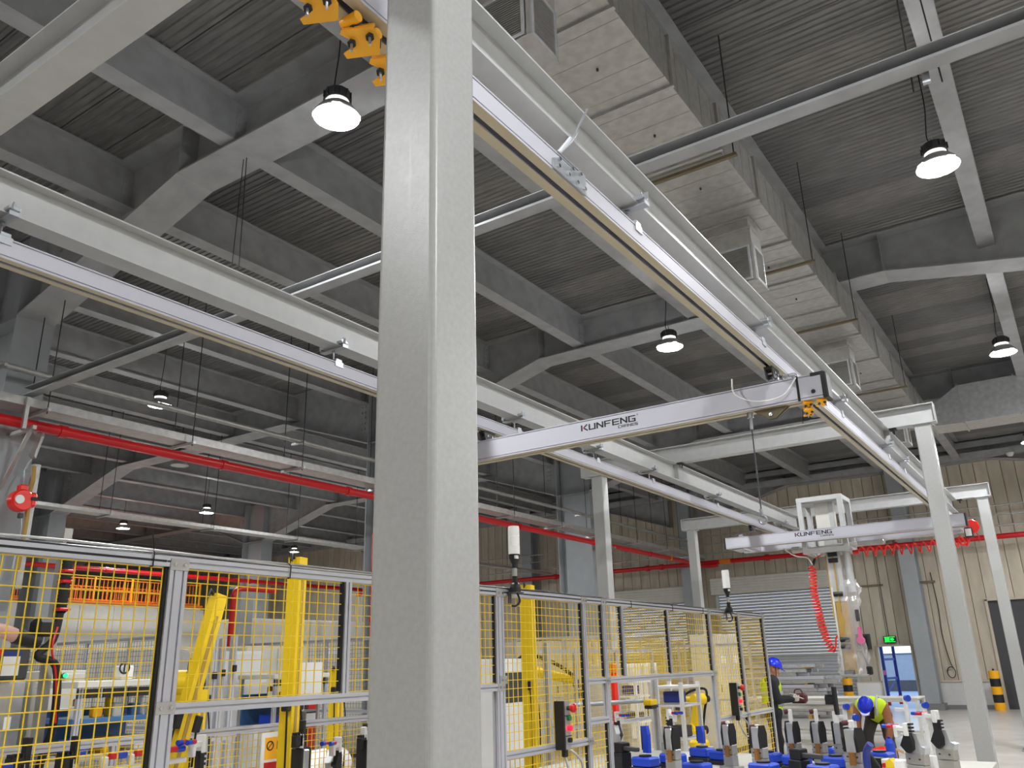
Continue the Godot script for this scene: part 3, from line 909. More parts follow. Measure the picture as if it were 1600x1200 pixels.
	cy(m, "handle_grip", M.pink, Vector3(0.2, -1.52, 0.06), Vector3(0.2, -1.3, 0.06), 0.035, 12)
	cy(m, "handle_knob", M.pink, Vector3(0.2, -1.52, 0.0), Vector3(0.2, -1.52, 0.13), 0.06, 14)
	cy(m, "swing_arm", M.steel_bolt, Vector3(0.16, -1.5, 0.03), Vector3(0.26, -2.05, 0.03), 0.018, 8)
	bx(m, "arm_foot", M.black, Vector3(0.26, -2.02, 0.03), Vector3(0.1, 0.14, 0.08), 0.02)
	# crumpled clear film wrapped round the lower mast
	var pf := thing("plastic_wrap", "crumpled clear plastic film wrapped around the lifting mast", "plastic film", Vector3(-3.6, 1.4, -15.95))
	var fg := G.new()
	var noise := FastNoiseLite.new()
	noise.seed = 4
	noise.frequency = 2.2
	var rows := 22
	var seg := 26
	var gridp := []
	for i in rows + 1:
		var t2 := float(i) / rows
		var rad := 0.19 + 0.05 * sin(t2 * 9.0) - 0.08 * t2
		if t2 > 0.8:
			rad = 0.14 + 0.05 * sin(t2 * 30.0)
		var row := []
		for k in seg:
			var a := TAU * k / seg
			var nz := 1.0 + 0.4 * noise.get_noise_3d(cos(a) * 2.0, t2 * 6.0, sin(a) * 2.0) + 0.22 * noise.get_noise_3d(cos(a) * 7.0, t2 * 20.0, sin(a) * 7.0)
			row.append(Vector3((rad + 0.04) * cos(a) * nz + 0.1 * t2, t2 * 1.62, rad * 0.75 * sin(a) * nz))
		gridp.append(row)
	for i in rows:
		for k in seg:
			var k2 := (k + 1) % seg
			fg.quad(gridp[i][k2], gridp[i][k], gridp[i + 1][k], gridp[i + 1][k2])
	gp(pf, "film", fg, M.plastic_film)
	# air supply: grey pipe, red coiled hoses, reel
	var ap := thing("air_pipe", "pale grey pipe slung under the far bridge", "pipe", Vector3(-3.75, 3.6, -15.9))
	g_pipe(ap)
	var ch := thing("coiled_hose", "red coiled air hose stretched along under the far bridge", "hose", Vector3(-3.2, 3.49, -15.95), 0, "red coiled air hoses")
	tb(ch, "coil", M.hose_red, coil([Vector3(0, 0.0, 0), Vector3(0.8, -0.03, 0), Vector3(1.75, 0.03, 0)], 0.085, 12.0, 0.011, 12), 0.013, 6)
	cy(ch, "connector", M.red, Vector3(-0.12, 0.0, 0), Vector3(-0.02, 0, 0), 0.04, 12)
	var cv := thing("coiled_hose", "red coiled air hose hanging vertically beside the mast", "hose", Vector3(-4.05, 3.3, -15.95), 0, "red coiled air hoses")
	tb(cv, "coil", M.hose_red, coil([Vector3(-0.02, 0, 0), Vector3(-0.05, -0.5, 0), Vector3(0.0, -1.0, 0), Vector3(0.06, -1.3, 0), Vector3(0.13, -1.5, 0)], 0.065, 26.0, 0.011, 12), 0.012, 6)
	tb(cv, "tail", M.hose_red, smooth([Vector3(0.13, -1.5, 0), Vector3(0.2, -1.42, 0.03), Vector3(0.24, -1.25, 0.04), Vector3(0.36, -1.2, 0.05)], 6), 0.013, 6)
	tb(cv, "lead", M.hose_red, smooth([Vector3(-0.02, 0, 0), Vector3(0.03, 0.12, 0), Vector3(0.2, 0.2, 0), Vector3(0.36, 0.17, 0)], 6), 0.013, 6)
	cy(cv, "fitting", M.black, Vector3(0.0, 0.02, 0), Vector3(0.05, 0.14, 0), 0.026, 8)
	var rl := thing("hose_reel", "red balloon-like hose reel at the right end of the far bridge", "hose reel", Vector3(-1.36, 3.7, -15.95))
	var rg := G.new()
	rg.lathe([[0.0, -0.04], [0.1, -0.04], [0.115, -0.02], [0.115, 0.02], [0.1, 0.04], [0.0, 0.04]], 22, Transform3D(Basis(Vector3.RIGHT, PI / 2), Vector3(0, 0.04, 0)))
	gp(rl, "drum", rg, M.hose_red)
	bx(rl, "bracket", M.red, Vector3(-0.12, 0.06, 0), Vector3(0.18, 0.03, 0.05), 0.005)
	bx(rl, "valve_block", M.black, Vector3(-0.06, -0.06, 0.05), Vector3(0.12, 0.16, 0.08), 0.008)
	bx(rl, "gauge_plate", M.white, Vector3(-0.06, -0.06, 0.095), Vector3(0.09, 0.12, 0.006))
	tb(rl, "air_line", M.red, smooth([Vector3(0.04, -0.06, 0), Vector3(0.07, -0.14, 0), Vector3(0.06, -0.22, 0)], 5), 0.01)
	tb(rl, "loop", M.hose_red, smooth([Vector3(-0.25, -0.12, 0), Vector3(-0.2, -0.24, 0), Vector3(-0.1, -0.22, 0), Vector3(-0.08, -0.14, 0)], 6), 0.018, 8)
	bx(rl, "end_fitting", M.rail_alu, Vector3(-0.24, 0.02, 0.06), Vector3(0.12, 0.16, 0.1), 0.006)

func g_pipe(ap: Node3D) -> void:
	cy(ap, "pipe", M.off_white, Vector3(-0.6, -0.02, 0.08), Vector3(0.55, 0.03, 0.08), 0.035, 14)
	bx(ap, "bracket", M.galv, Vector3(-0.55, 0.02, 0.0), Vector3(0.14, 0.1, 0.14), 0.01)
	bx(ap, "bracket", M.galv, Vector3(0.75, 0.02, 0.0), Vector3(0.5, 0.08, 0.16), 0.02)
	tb(ap, "white_cable", M.white, smooth([Vector3(-0.75, 0.05, 0.1), Vector3(-0.55, -0.1, 0.12), Vector3(-0.35, -0.15, 0.1), Vector3(-0.28, -0.28, 0.06)], 6), 0.012)


# ---------------------------------------------------------------- ducts, pipes, trays
func services() -> void:
	# main air duct
	var t := thing("air_duct", "long square galvanised air duct under the roof, with seams", "duct", Vector3(-2.92, 7.0, 0))
	var zs := [6.3, 5.03, 3.76, 2.48, 1.2, -0.08, -1.36, -2.63, -3.91, -5.19, -6.43, -7.72, -8.98, -10.27, -11.55, -12.96, -14.4, -15.9, -17.4, -18.9, -20.4, -22.0]
	for i in zs.size() - 1:
		var a: float = zs[i]
		var b: float = zs[i + 1]
		var l := a - b
		var s := bx(t, "duct_section", M.galv, Vector3(0, 0.275, (a + b) / 2), Vector3(1.18, 0.55, l - 0.03), 0.004)
		# folded seams across the sheet
		var g := G.new()
		var n := 4
		for k in n:
			var z := -l / 2 + l * (k + 0.5) / n
			g.box(Vector3(0, -0.2765, z), Vector3(1.18, 0.004, 0.007))
			for sd in [-1.0, 1.0]:
				g.box(Vector3(sd * 0.5915, 0, z), Vector3(0.004, 0.55, 0.007))
		gp(s, "seam", g, M.galv)
		var fl := G.new()
		fl.box(Vector3(0, 0.275 + 0.29, b), Vector3(1.24, 0.03, 0.04))
		fl.box(Vector3(0, -0.015, b), Vector3(1.24, 0.03, 0.04))
		fl.box(Vector3(0.605, 0.275, b), Vector3(0.03, 0.56, 0.04))
		fl.box(Vector3(-0.605, 0.275, b), Vector3(0.03, 0.56, 0.04))
		gp(t, "flange", fl, M.galv)
		cy(s, "drain_screw", M.dark_grey, Vector3(0.12, -0.3, 0), Vector3(0.12, -0.275, 0), 0.012, 6)
	# hanging rods and trapeze bars
	for z in [-7.85, -11.0, -13.6, -18.0, -2.0]:
		for sd in [-0.7, 0.7]:
			cy(t, "hanging_rod", M.black, Vector3(sd, -0.05, z), Vector3(sd, 1.55, z), 0.007, 6)
		bx(t, "trapeze_bar", M.angle_brown, Vector3(0, -0.05, z), Vector3(1.46, 0.035, 0.05))
	# outlets with grilles
	for q in [[-4.42, "nearest square duct outlet with louvred grilles, top edge"], [-9.53, "second duct outlet with louvred grilles, in the middle"], [-14.7, "third duct outlet with grilles, behind the runway beam"], [-19.8, "last small duct outlet near the duct elbow"]]:
		var o := thing("air_outlet", q[1], "air outlet", Vector3(-2.96, 7.0, q[0]), 0, "outlets under the air duct")
		bx(o, "collar", M.galv, Vector3(0, -0.07, 0), Vector3(0.76, 0.14, 0.38), 0.004)
		bx(o, "collar_flange", M.galv, Vector3(0, -0.012, 0), Vector3(0.84, 0.02, 0.46), 0.003)
		bx(o, "collar_flange", M.galv, Vector3(0, -0.15, 0), Vector3(0.84, 0.02, 0.46), 0.003)
		bx(o, "box", M.galv, Vector3(0, -0.265, 0), Vector3(0.8, 0.23, 0.4), 0.004)
		# hollow lower half behind the grilles
		bx(o, "back_sheet", M.galv, Vector3(0, -0.62, -0.199), Vector3(0.8, 0.5, 0.002))
		bx(o, "side_sheet", M.galv, Vector3(-0.399, -0.62, 0), Vector3(0.002, 0.5, 0.396))
		bx(o, "corner_post", M.galv, Vector3(0.39, -0.62, 0.19), Vector3(0.03, 0.5, 0.03))
		bx(o, "corner_post", M.galv, Vector3(-0.39, -0.62, 0.19), Vector3(0.03, 0.5, 0.03))
		bx(o, "corner_post", M.galv, Vector3(0.39, -0.62, -0.19), Vector3(0.03, 0.5, 0.03))
		bx(o, "bottom", M.galv, Vector3(0, -0.872, 0), Vector3(0.84, 0.012, 0.42), 0.003)
		for f in 2:
			var w := 0.33 if f == 0 else 0.7
			var fr := Node3D.new()
			put(fr, "grille", o)
			fr.transform = Transform3D(Basis(Vector3.UP, PI / 2) if f == 0 else Basis.IDENTITY, Vector3(0.402, -0.62, 0) if f == 0 else Vector3(0, -0.62, 0.202))
			for e in [-1.0, 1.0]:
				bx(fr, "frame", M.galv_bright, Vector3(e * w / 2, 0, 0.008), Vector3(0.03, 0.47, 0.014), 0.003)
				bx(fr, "frame", M.galv_bright, Vector3(0, e * 0.22, 0.008), Vector3(w, 0.03, 0.014), 0.003)
			for k in 19:
				bx(fr, "louvre", M.galv, Vector3(0, -0.19 + k * 0.0212, 0.007), Vector3(w - 0.03, 0.003, 0.018), 0.0, Basis(Vector3.RIGHT, 0.65))
	# branch to the right at the far end
	var b := thing("branch_duct", "bright silver duct branch running off to the right edge", "duct", Vector3(0, 7.0, -22.6))
	var x := -1.6
	for i in 8:
		var s := bx(b, "duct_section", M.galv_bright, Vector3(x + 0.6, 0.47, 0), Vector3(1.18, 0.94, 0.95), 0.004)
		var g := G.new()
		for k in 5:
			g.box(Vector3(-0.59 + 1.18 * (k + 0.5) / 5, 0, 0.4765), Vector3(0.008, 0.94, 0.005))
		gp(s, "seam", g, M.galv_bright)
		bx(b, "flange", M.galv_bright, Vector3(x + 1.2, 0.47, 0), Vector3(0.03, 1.0, 1.01))
		x += 1.2
	var tr := G.new()
	tr.prism([Vector2(-2.3, 0.02), Vector2(-1.6, 0.0), Vector2(-1.6, 0.94), Vector2(-2.3, 0.5)], 0.93)
	gp(b, "transition", tr, M.galv_bright)
	for k in 2:
		bx(b, "flange", M.galv_bright, Vector3(-1.6 - k * 0.7, 0.47 - k * 0.2, 0), Vector3(0.035, 1.0 - k * 0.45, 1.0))
	# long box beam across the hall
	var ch := thing("suspended_beam", "long slim grey beam crossing the whole hall below the roof", "beam", Vector3(-4.2, 5.59, -5.47))
	bx(ch, "web", M.roof_steel, Vector3(0, 0, -0.066), Vector3(15.4, 0.12, 0.008))
	for yy in [-0.056, 0.056]:
		bx(ch, "flange", M.roof_steel, Vector3(0, yy, 0), Vector3(15.4, 0.008, 0.14))
	for yy in [-0.047]:
		bx(ch, "lip", M.roof_steel, Vector3(0, yy, 0.067), Vector3(15.4, 0.022, 0.005))
	for q in [4.0, -3.4]:
		for s in [-0.09, 0.09]:
			cy(ch, "hanging_wire", M.black, Vector3(q + s, -0.16, -0.1), Vector3(q + s * 0.3, 2.3, -0.1), 0.006, 6)
		bx(ch, "hanger_clip", M.zinc, Vector3(q, -0.03, -0.1), Vector3(0.05, 0.2, 0.03))
	# pipe rack along the left column row
	var rx := -11.85
	var rp := thing("fire_pipe", "long bright red fire pipe along the left column row", "pipe", Vector3(rx, 5.12, -13))
	cy(rp, "pipe", M.pipe_red, Vector3(0, 0, 14), Vector3(0, 0, -17.2), 0.075, 18)
	for z in [7.0, 4.2, 1.2, -2.0, -5.0, -9.0, -13.0]:
		cy(rp, "coupling", M.pipe_red, Vector3(0, 0, z + 0.05), Vector3(0, 0, z - 0.05), 0.092, 18)
	tb(rp, "elbow", M.pipe_red, smooth([Vector3(0, 0, -17.2), Vector3(0.0, -0.01, -17.45), Vector3(0.15, -0.05, -17.6), Vector3(0.6, -0.05, -17.62)], 5), 0.075, 14)
	bx(rp, "marker_band", M.clip_yellow, Vector3(0, 0.0, -14.6), Vector3(0.156, 0.156, 0.12), 0.03)
	var gpipe := thing("conduit_pipe", "thin grey conduit pipe above the cable tray, left side", "pipe", Vector3(rx, 5.88, -13))
	cy(gpipe, "pipe", M.galv, Vector3(0, 0, 14), Vector3(0, 0, -17.6), 0.045, 14)
	for z in [8.0, 2.6, -2.8, -8.2]:
		bx(gpipe, "bracket", M.galv, Vector3(0.05, -0.06, z), Vector3(0.34, 0.04, 0.05))
	var tray := thing("cable_tray", "galvanised cable tray running above the red pipe", "cable tray", Vector3(rx, 5.38, -13))
	for s in [-1.0, 1.0]:
		bx(tray, "side_rail", M.galv, Vector3(s * 0.2, 0, -1.8), Vector3(0.006, 0.12, 31.4))
	bx(tray, "bed", M.galv, Vector3(0, -0.055, -1.8), Vector3(0.4, 0.006, 31.4))
	bx(tray, "cover", M.galv, Vector3(0, 0.062, -1.8), Vector3(0.42, 0.004, 31.4))
	var zz := 7.4
	while zz > -17.5:
		bx(tray, "trapeze", M.galv_bright, Vector3(0.05, -0.09, zz), Vector3(0.62, 0.045, 0.045))
		for s in [-0.22, 0.3]:
			cy(tray, "hanging_rod", M.black, Vector3(s, -0.14, zz), Vector3(s, 3.1, zz), 0.008, 6)
		zz -= 2.35
	# second tray with rods further left
	var t2 := thing("cable_tray", "second cable tray deep in the left aisle above the fence", "cable tray", Vector3(-19.0, 5.4, -14))
	bx(t2, "bed", M.galv, Vector3(0, 0, -2), Vector3(0.4, 0.08, 30))
	zz = 6.0
	while zz > -16.0:
		for s in [-0.25, 0.25]:
			cy(t2, "hanging_rod", M.black, Vector3(s, -0.05, zz), Vector3(s, 3.1, zz), 0.009, 6)
		bx(t2, "trapeze", M.galv, Vector3(0, -0.06, zz), Vector3(0.6, 0.04, 0.04))
		zz -= 2.9
	var r2 := thing("fire_pipe", "distant red fire pipe behind the left fence, above orange railing", "pipe", Vector3(-27.33, 5.12, -14))
	cy(r2, "pipe", M.pipe_red, Vector3(0, 0, 10), Vector3(0, 0, -16.5), 0.08, 14)
	for z in [4.0, -2.0, -8.0]:
		cy(r2, "coupling", M.pipe_red, Vector3(0, 0, z + 0.05), Vector3(0, 0, z - 0.05), 0.1, 14)
	var r3 := thing("fire_pipe", "dark red fire pipe across the back wall above the shutters", "pipe", Vector3(-10, 5.2, -30.78))
	cy(r3, "pipe", M.pipe_red, Vector3(-20, 0, 0), Vector3(20, 0, 0), 0.085, 16)
	for x2 in [-8.5, -4.2, -3.6, 0.6, 5.0]:
		cy(r3, "coupling", M.pipe_red, Vector3(x2 - 0.06, 0, 0), Vector3(x2 + 0.06, 0, 0), 0.12, 16)
	bx(r3, "marker_band", M.orange, Vector3(-1.0, 0, 0), Vector3(0.5, 0.174, 0.174), 0.04)
	var r4 := thing("fire_riser", "vertical red riser pipe just left of the big post", "pipe", Vector3(-11.8, 0, -12.55))
	cy(r4, "pipe", M.pipe_red, Vector3(0, 0, 0), Vector3(0, 4.35, 0), 0.055, 14)
	cy(r4, "flange", M.pipe_red, Vector3(0, 0.03, 0), Vector3(0, 0.06, 0), 0.1, 14)
	cy(r4, "coupling", M.pipe_red, Vector3(0, 2.6, 0), Vector3(0, 2.7, 0), 0.075, 14)
	for i in 3:
		var cw := thing("wall_conduit", ["upper thin grey conduit along the back wall", "middle grey conduit along the back wall", "lowest grey conduit along the back wall"][i], "conduit", Vector3(-14, [6.2, 5.9, 5.55][i], -30.84), 0, "conduits on the back wall")
		cy(cw, "tube", M.galv, Vector3(-16, 0, 0), Vector3(20, 0, 0), [0.025, 0.02, 0.03][i], 10)
		for k in 8:
			bx(cw, "saddle", M.galv, Vector3(-15 + k * 4.6, 0, -0.03), Vector3(0.04, 0.12, 0.08))
	# pipe brackets standing off the columns
	for q in [[-5.54, "pale angle bracket on the winch column, carrying the red pipe"], [-22.84, "angle bracket on the column before the tan wall"]]:
		var br := thing("pipe_bracket", q[1], "bracket", Vector3(-12.19, 5.0, q[0]), 0, "pipe brackets")
		bx(br, "arm", M.galv, Vector3(0.35, 0.0, 0.1), Vector3(0.7, 0.05, 0.05))
		var g2 := G.new()
		g2.bar(Vector3(0.62, 0.0, 0.1), Vector3(0.02, -0.75, 0.1), 0.05, 0.03)
		gp(br, "strut", g2, M.galv)
		bx(br, "post", M.galv, Vector3(0.6, 0.2, 0.2), Vector3(0.05, 0.45, 0.05))
	# orange balancer on its arm
	var w := thing("tool_balancer", "orange-red tool balancer winch hanging beside the left column", "winch", Vector3(-11.72, 4.02, -5.52))
	var gw := G.new()
	gw.lathe([[0.0, -0.09], [0.13, -0.09], [0.15, -0.06], [0.15, 0.06], [0.13, 0.09], [0.0, 0.09]], 20, Transform3D(Basis(Vector3(0, 0, 1), PI / 2), Vector3.ZERO))
	gp(w, "drum_housing", gw, M.hose_red)
	bx(w, "top_yoke", M.hose_red, Vector3(0, 0.16, 0), Vector3(0.1, 0.12, 0.12), 0.02)
	bx(w, "gear_cover", M.hose_red, Vector3(0.02, 0.02, -0.13), Vector3(0.16, 0.2, 0.1), 0.03)
	cy(w, "cap", M.white, Vector3(0.09, 0, 0.06), Vector3(0.11, 0, 0.06), 0.06, 14)
	bx(w, "lettering_plate", M.black, Vector3(0.105, 0.03, -0.13), Vector3(0.006, 0.05, 0.08))
	tb(w, "hanging_loop", M.zinc, smooth([Vector3(0, 0.2, 0), Vector3(0.03, 0.33, 0.02), Vector3(0, 0.45, 0), Vector3(-0.02, 0.6, -0.06)], 5), 0.012)
	tb(w, "rope", M.zinc, smooth([Vector3(0, -0.14, -0.02), Vector3(0.01, -0.35, -0.06), Vector3(-0.02, -0.6, -0.06), Vector3(0.0, -0.9, -0.04)], 5), 0.011)
	bx(w, "rope_stop", M.dark_grey, Vector3(0.0, -0.2, -0.03), Vector3(0.06, 0.07, 0.06), 0.01)
	bx(w, "mast", M.galv, Vector3(-0.1, -0.3, -0.18), Vector3(0.09, 1.7, 0.09), 0.005)
	var ga := G.new()
	ga.bar(Vector3(-0.1, 1.0, -0.18), Vector3(0.0, 0.62, -0.06), 0.07, 0.07)
	gp(w, "arm", ga, M.galv)
	tb(w, "cable_bundle", M.wood, smooth([Vector3(-0.03, 0.5, -0.12), Vector3(0.0, 0.3, -0.12), Vector3(-0.04, 0.1, -0.12), Vector3(-0.02, -0.3, -0.13), Vector3(-0.05, -0.9, -0.13)], 5), 0.03)
	# smoke detector lamp on the eaves
	var sd2 := thing("alarm_dome", "small white dome under the eaves at far right", "alarm", Vector3(-1.13, 7.86, -31.0))
	var gs := G.new()
	gs.lathe([[0.0, -0.13], [0.07, -0.11], [0.11, -0.05], [0.12, 0.0], [0.0, 0.0]], 16)
	gp(sd2, "dome", gs, M.white)


# ---------------------------------------------------------------- safety fence
func prof_poly(w: float, h: float) -> Array:
	var a := w / 2
	var b := h / 2
	var s := 0.004
	var d := 0.009
	var p := [Vector2(-a, -b), Vector2(-s, -b), Vector2(-s, -b + d), Vector2(s, -b + d), Vector2(s, -b), Vector2(a, -b)]
	p += [Vector2(a, -s), Vector2(a - d, -s), Vector2(a - d, s), Vector2(a, s), Vector2(a, b)]
	p += [Vector2(s, b), Vector2(s, b - d), Vector2(-s, b - d), Vector2(-s, b), Vector2(-a, b)]
	p += [Vector2(-a, s), Vector2(-a + d, s), Vector2(-a + d, -s), Vector2(-a, -s)]
	return p

func prof(parent: Node, called: String, a: Vector3, b: Vector3, w := 0.04, h := 0.04, m: Material = null) -> MeshInstance3D:
	var d := b - a
	var l := d.length()
	var key := "p%.3f,%.3f,%.3f" % [w, h, l]
	if not cache.has(key):
		var g := G.new()
		g.prism(prof_poly(w, h), l)
		cache[key] = g.mesh()
	d /= l
	var up := Vector3.UP if absf(d.y) < 0.9 else Vector3(0, 0, 1)
	var sx := up.cross(d).normalized()
	return part(parent, called, cache[key], m if m else M.fence_alu, (a + b) / 2, Basis(sx, d.cross(sx), d))

func mesh_panel(parent: Node, a: Vector3, b: Vector3, pitch: float, wire: float, m: Material) -> void:
	# wire mesh filling the upright rectangle between the low corner a and the high corner b
	var g := G.new()
	var flat := Vector3(b.x - a.x, 0, b.z - a.z)
	var l := flat.length()
	var d := flat / l
	var n := int(round(l / pitch))
	var bas := Basis(d, Vector3.UP, d.cross(Vector3.UP))
	for i in range(0, n + 1):
		var c := a + d * (l * i / n)
		g.box(Vector3(c.x, (a.y + b.y) / 2, c.z), Vector3(wire, b.y - a.y, wire), bas)
	var k := int(round((b.y - a.y) / pitch))
	for i in range(0, k + 1):
		var y := a.y + (b.y - a.y) * i / k
		g.box(Vector3((a.x + b.x) / 2, y, (a.z + b.z) / 2) + bas.z * wire * 0.8, Vector3(l, wire, wire), bas)
	gp(parent, "mesh_panel", g, m)

func corner_plate(parent: Node, at: Vector3, s := Vector2(0.09, 0.04)) -> void:
	var p := bx(parent, "corner_plate", M.galv, at, Vector3(0.004, s.y, s.x), 0.001)
	for e in [-1.0, 1.0]:
		cy(p, "screw", M.chrome, Vector3(0.002, 0, e * s.x * 0.26), Vector3(0.008, 0, e * s.x * 0.26), 0.007, 8)

func fence() -> void:
	var X := -3.0
	var top := 2.17
	var f := thing("safety_fence", "aluminium and yellow mesh safety fence left of the big post", "fence", Vector3(X, 0, 0), 0, "aluminium safety fences")
	var U := Vector3.UP
	prof(f, "top_rail", Vector3(0, top, 0.9), Vector3(0, top, -3.98))
	for z in [-2.03, -2.07]:
		prof(f, "post", Vector3(0, 0, z), Vector3(0, top - 0.02, z))
	prof(f, "post", Vector3(0, 0, 0.6), Vector3(0, top - 0.02, 0.6))
	prof(f, "post", Vector3(0, 0, -3.96), Vector3(0, top - 0.02, -3.96))
	prof(f, "post", Vector3(0, 1.64, -3.0), Vector3(0, top - 0.02, -3.0))
	prof(f, "mid_rail", Vector3(0, 1.62, -2.09), Vector3(0, 1.62, -3.94))
	corner_plate(f, Vector3(0.022, top - 0.01, -2.05), Vector2(0.085, 0.045))
	corner_plate(f, Vector3(0.022, 1.625, -2.05), Vector2(0.085, 0.045))
	bx(f, "rubber_edge", M.rubber, Vector3(0, 1.1, -2.003), Vector3(0.02, 2.1, 0.012))
	bx(f, "rubber_edge", M.rubber, Vector3(0, 1.9, -2.972), Vector3(0.02, 0.5, 0.012))
	bx(f, "slot_cover", M.fence_slot, Vector3(0.0172, top, -0.55), Vector3(0.006, 0.009, 2.88))
	mesh_panel(f, Vector3(0, 0.12, 0.58), Vector3(0, 2.145, -1.99), 0.05, 0.0037, M.mesh_yellow)
	mesh_panel(f, Vector3(0, 1.645, -2.1), Vector3(0, 2.145, -2.97), 0.05, 0.0037, M.mesh_yellow)
	mesh_panel(f, Vector3(0, 1.645, -3.03), Vector3(0, 2.145, -3.93), 0.05, 0.0037, M.mesh_yellow)
	# cables laid along the top rail
	for k in 4:
		var p := []
		for i in 25:
			var z := 0.9 - i * 0.2
			p.append(Vector3(-0.012 + k * 0.009, top + 0.026 + 0.007 * (k % 2) + 0.007 * sin(z * 2.3 + k * 1.7) * (1.0 if z < -1.5 else 0.4), z))
		tb(f, "cable", [M.rubber, M.galv, M.dark_grey, M.galv][k], smooth(p, 2), 0.0055, 6)
	for z in [-1.93, -2.62, -3.4]:
		var tie := G.new()
		tie.tube([Vector3(0.024, top - 0.024, z), Vector3(0.026, top + 0.03, z), Vector3(0.0, top + 0.046, z), Vector3(-0.024, top + 0.02, z), Vector3(-0.022, top - 0.024, z), Vector3(0.024, top - 0.024, z)], 0.0025, 5)
		tie.cyl(Vector3(0.02, top + 0.04, z), Vector3(0.03, top + 0.1, z + 0.02), 0.002, 5)
		gp(f, "cable_tie", tie, M.rubber)
	# right hand section
	var r := thing("safety_fence", "aluminium and yellow mesh safety fence right of the big post", "fence", Vector3(X, 0, 0), 0, "aluminium safety fences")
	prof(r, "top_rail", Vector3(0, top, -4.02), Vector3(0, top, -9.35))
	for z in [-4.27, -4.31, -5.34, -5.64, -7.75, -8.55, -9.33]:
		prof(r, "post", Vector3(0, 0, z), Vector3(0, top - 0.02, z))
	for z in [-5.95, -6.8]:
		prof(r, "post", Vector3(0, 1.64, z), Vector3(0, top - 0.02, z), 0.03, 0.03)
	prof(r, "mid_rail", Vector3(0, 1.62, -4.02), Vector3(0, 1.62, -4.25))
	prof(r, "mid_rail", Vector3(0, 1.62, -5.36), Vector3(0, 1.62, -5.62))
	prof(r, "mid_rail", Vector3(0, 1.62, -5.66), Vector3(0, 1.62, -7.73))
	prof(r, "low_rail", Vector3(0, 1.24, -4.33), Vector3(0, 1.24, -5.32))
	prof(r, "low_rail", Vector3(0, 1.36, -5.36), Vector3(0, 1.36, -5.62))
	prof(r, "low_rail", Vector3(0, 1.22, -7.77), Vector3(0, 1.22, -8.53))
	prof(r, "low_rail", Vector3(0, 1.22, -8.57), Vector3(0, 1.22, -9.31))
	for q in [[-4.25, -4.02, 1.645, 2.145], [-5.31, -4.34, 1.265, 2.145], [-5.31, -4.34, 0.12, 1.215], [-5.61, -5.37, 1.645, 2.145], [-5.61, -5.37, 0.12, 1.335], [-5.92, -5.67, 1.645, 2.145], [-6.78, -5.98, 1.645, 2.145], [-7.72, -6.82, 1.645, 2.145], [-8.52, -7.78, 1.245, 2.145], [-8.52, -7.78, 0.12, 1.195], [-9.3, -8.58, 1.245, 2.145], [-9.3, -8.58, 0.12, 1.195]]:
		mesh_panel(r, Vector3(0, q[2], q[1]), Vector3(0, q[3], q[0]), 0.05, 0.0037, M.mesh_yellow)
		bx(r, "rubber_edge", M.rubber, Vector3(0, (q[2] + q[3]) / 2, q[0] + 0.004), Vector3(0.016, q[3] - q[2], 0.01))
	for z in [-4.29, -5.34, -5.64, -7.75, -8.55, -9.33]:
		corner_plate(r, Vector3(0.022, top - 0.005, z), Vector2(0.08, 0.05))
	for q in [[1.62, -4.29], [1.66, -4.31], [1.62, -5.64], [1.62, -7.75], [1.24, -5.34], [1.22, -8.55]]:
		corner_plate(r, Vector3(0.022, q[0], q[1]), Vector2(0.075, 0.045))
	for k in 3:
		var p := []
		for i in 22:
			var z := -4.03 - i * 0.25
			p.append(Vector3(-0.012 + k * 0.011, top + 0.026 + 0.005 * sin(z * 3.1 + k * 2.0), z))
		tb(r, "cable", [M.rubber, M.galv, M.dark_grey][k], smooth(p, 2), 0.0055, 6)
	bx(r, "slot_cover", M.fence_slot, Vector3(0.0172, top, -6.7), Vector3(0.006, 0.009, 5.2))
	for z in [-6.1, -6.9, -7.6]:
		bx(r, "cable_tie", M.rubber, Vector3(0, top, z), Vector3(0.046, 0.05, 0.005))
	# stack lights
	for q in [[-4.41, 1.0, "white stack light on the fence right beside the big post"], [-8.2, 1.0, "white stack light on the fence in front of the shutter"]]:
		var s := thing("stack_light", q[2], "stack light", Vector3(X + 0.055, top + 0.0, q[0]), 0, "white stack lights")
		bx(s, "bracket", M.dark_grey, Vector3(0.005, 0.0, 0), Vector3(0.06, 0.006, 0.09))
		bx(s, "bracket_leg", M.dark_grey, Vector3(-0.022, -0.03, 0.03), Vector3(0.005, 0.07, 0.03))
		var g := G.new()
		g.lathe([[0.0, 0.004], [0.036, 0.004], [0.036, 0.03], [0.03, 0.05], [0.018, 0.06], [0.018, 0.1], [0.0, 0.1]], 16)
		gp(s, "base", g, M.black)
		cy(s, "stem", M.galv, Vector3(0, 0.1, 0), Vector3(0, 0.155, 0), 0.015, 12)
		g = G.new()
		g.lathe([[0.0, 0.15], [0.017, 0.15], [0.017, 0.175], [0.034, 0.21], [0.036, 0.235], [0.0, 0.235]], 16)
		gp(s, "socket", g, M.black)
		bx(s, "type_label", M.white, Vector3(0.028, 0.215, 0.018), Vector3(0.012, 0.02, 0.03))
		for i in 3:
			g = G.new()
			g.lathe([[0.0, 0.236 + i * 0.056], [0.036, 0.236 + i * 0.056], [0.036, 0.289 + i * 0.056], [0.034, 0.292 + i * 0.056], [0.0, 0.292 + i * 0.056]], 18)
			gp(s, "light_module", g, M.stack_white)
		cy(s, "cap", M.stack_white, Vector3(0, 0.404, 0), Vector3(0, 0.412, 0), 0.034, 18)
		tb(s, "cable", M.rubber, smooth([Vector3(0.0, 0.0, -0.02), Vector3(0.02, -0.05, -0.02), Vector3(0.01, -0.08, 0.01), Vector3(-0.01, -0.08, 0.03)], 5), 0.006)
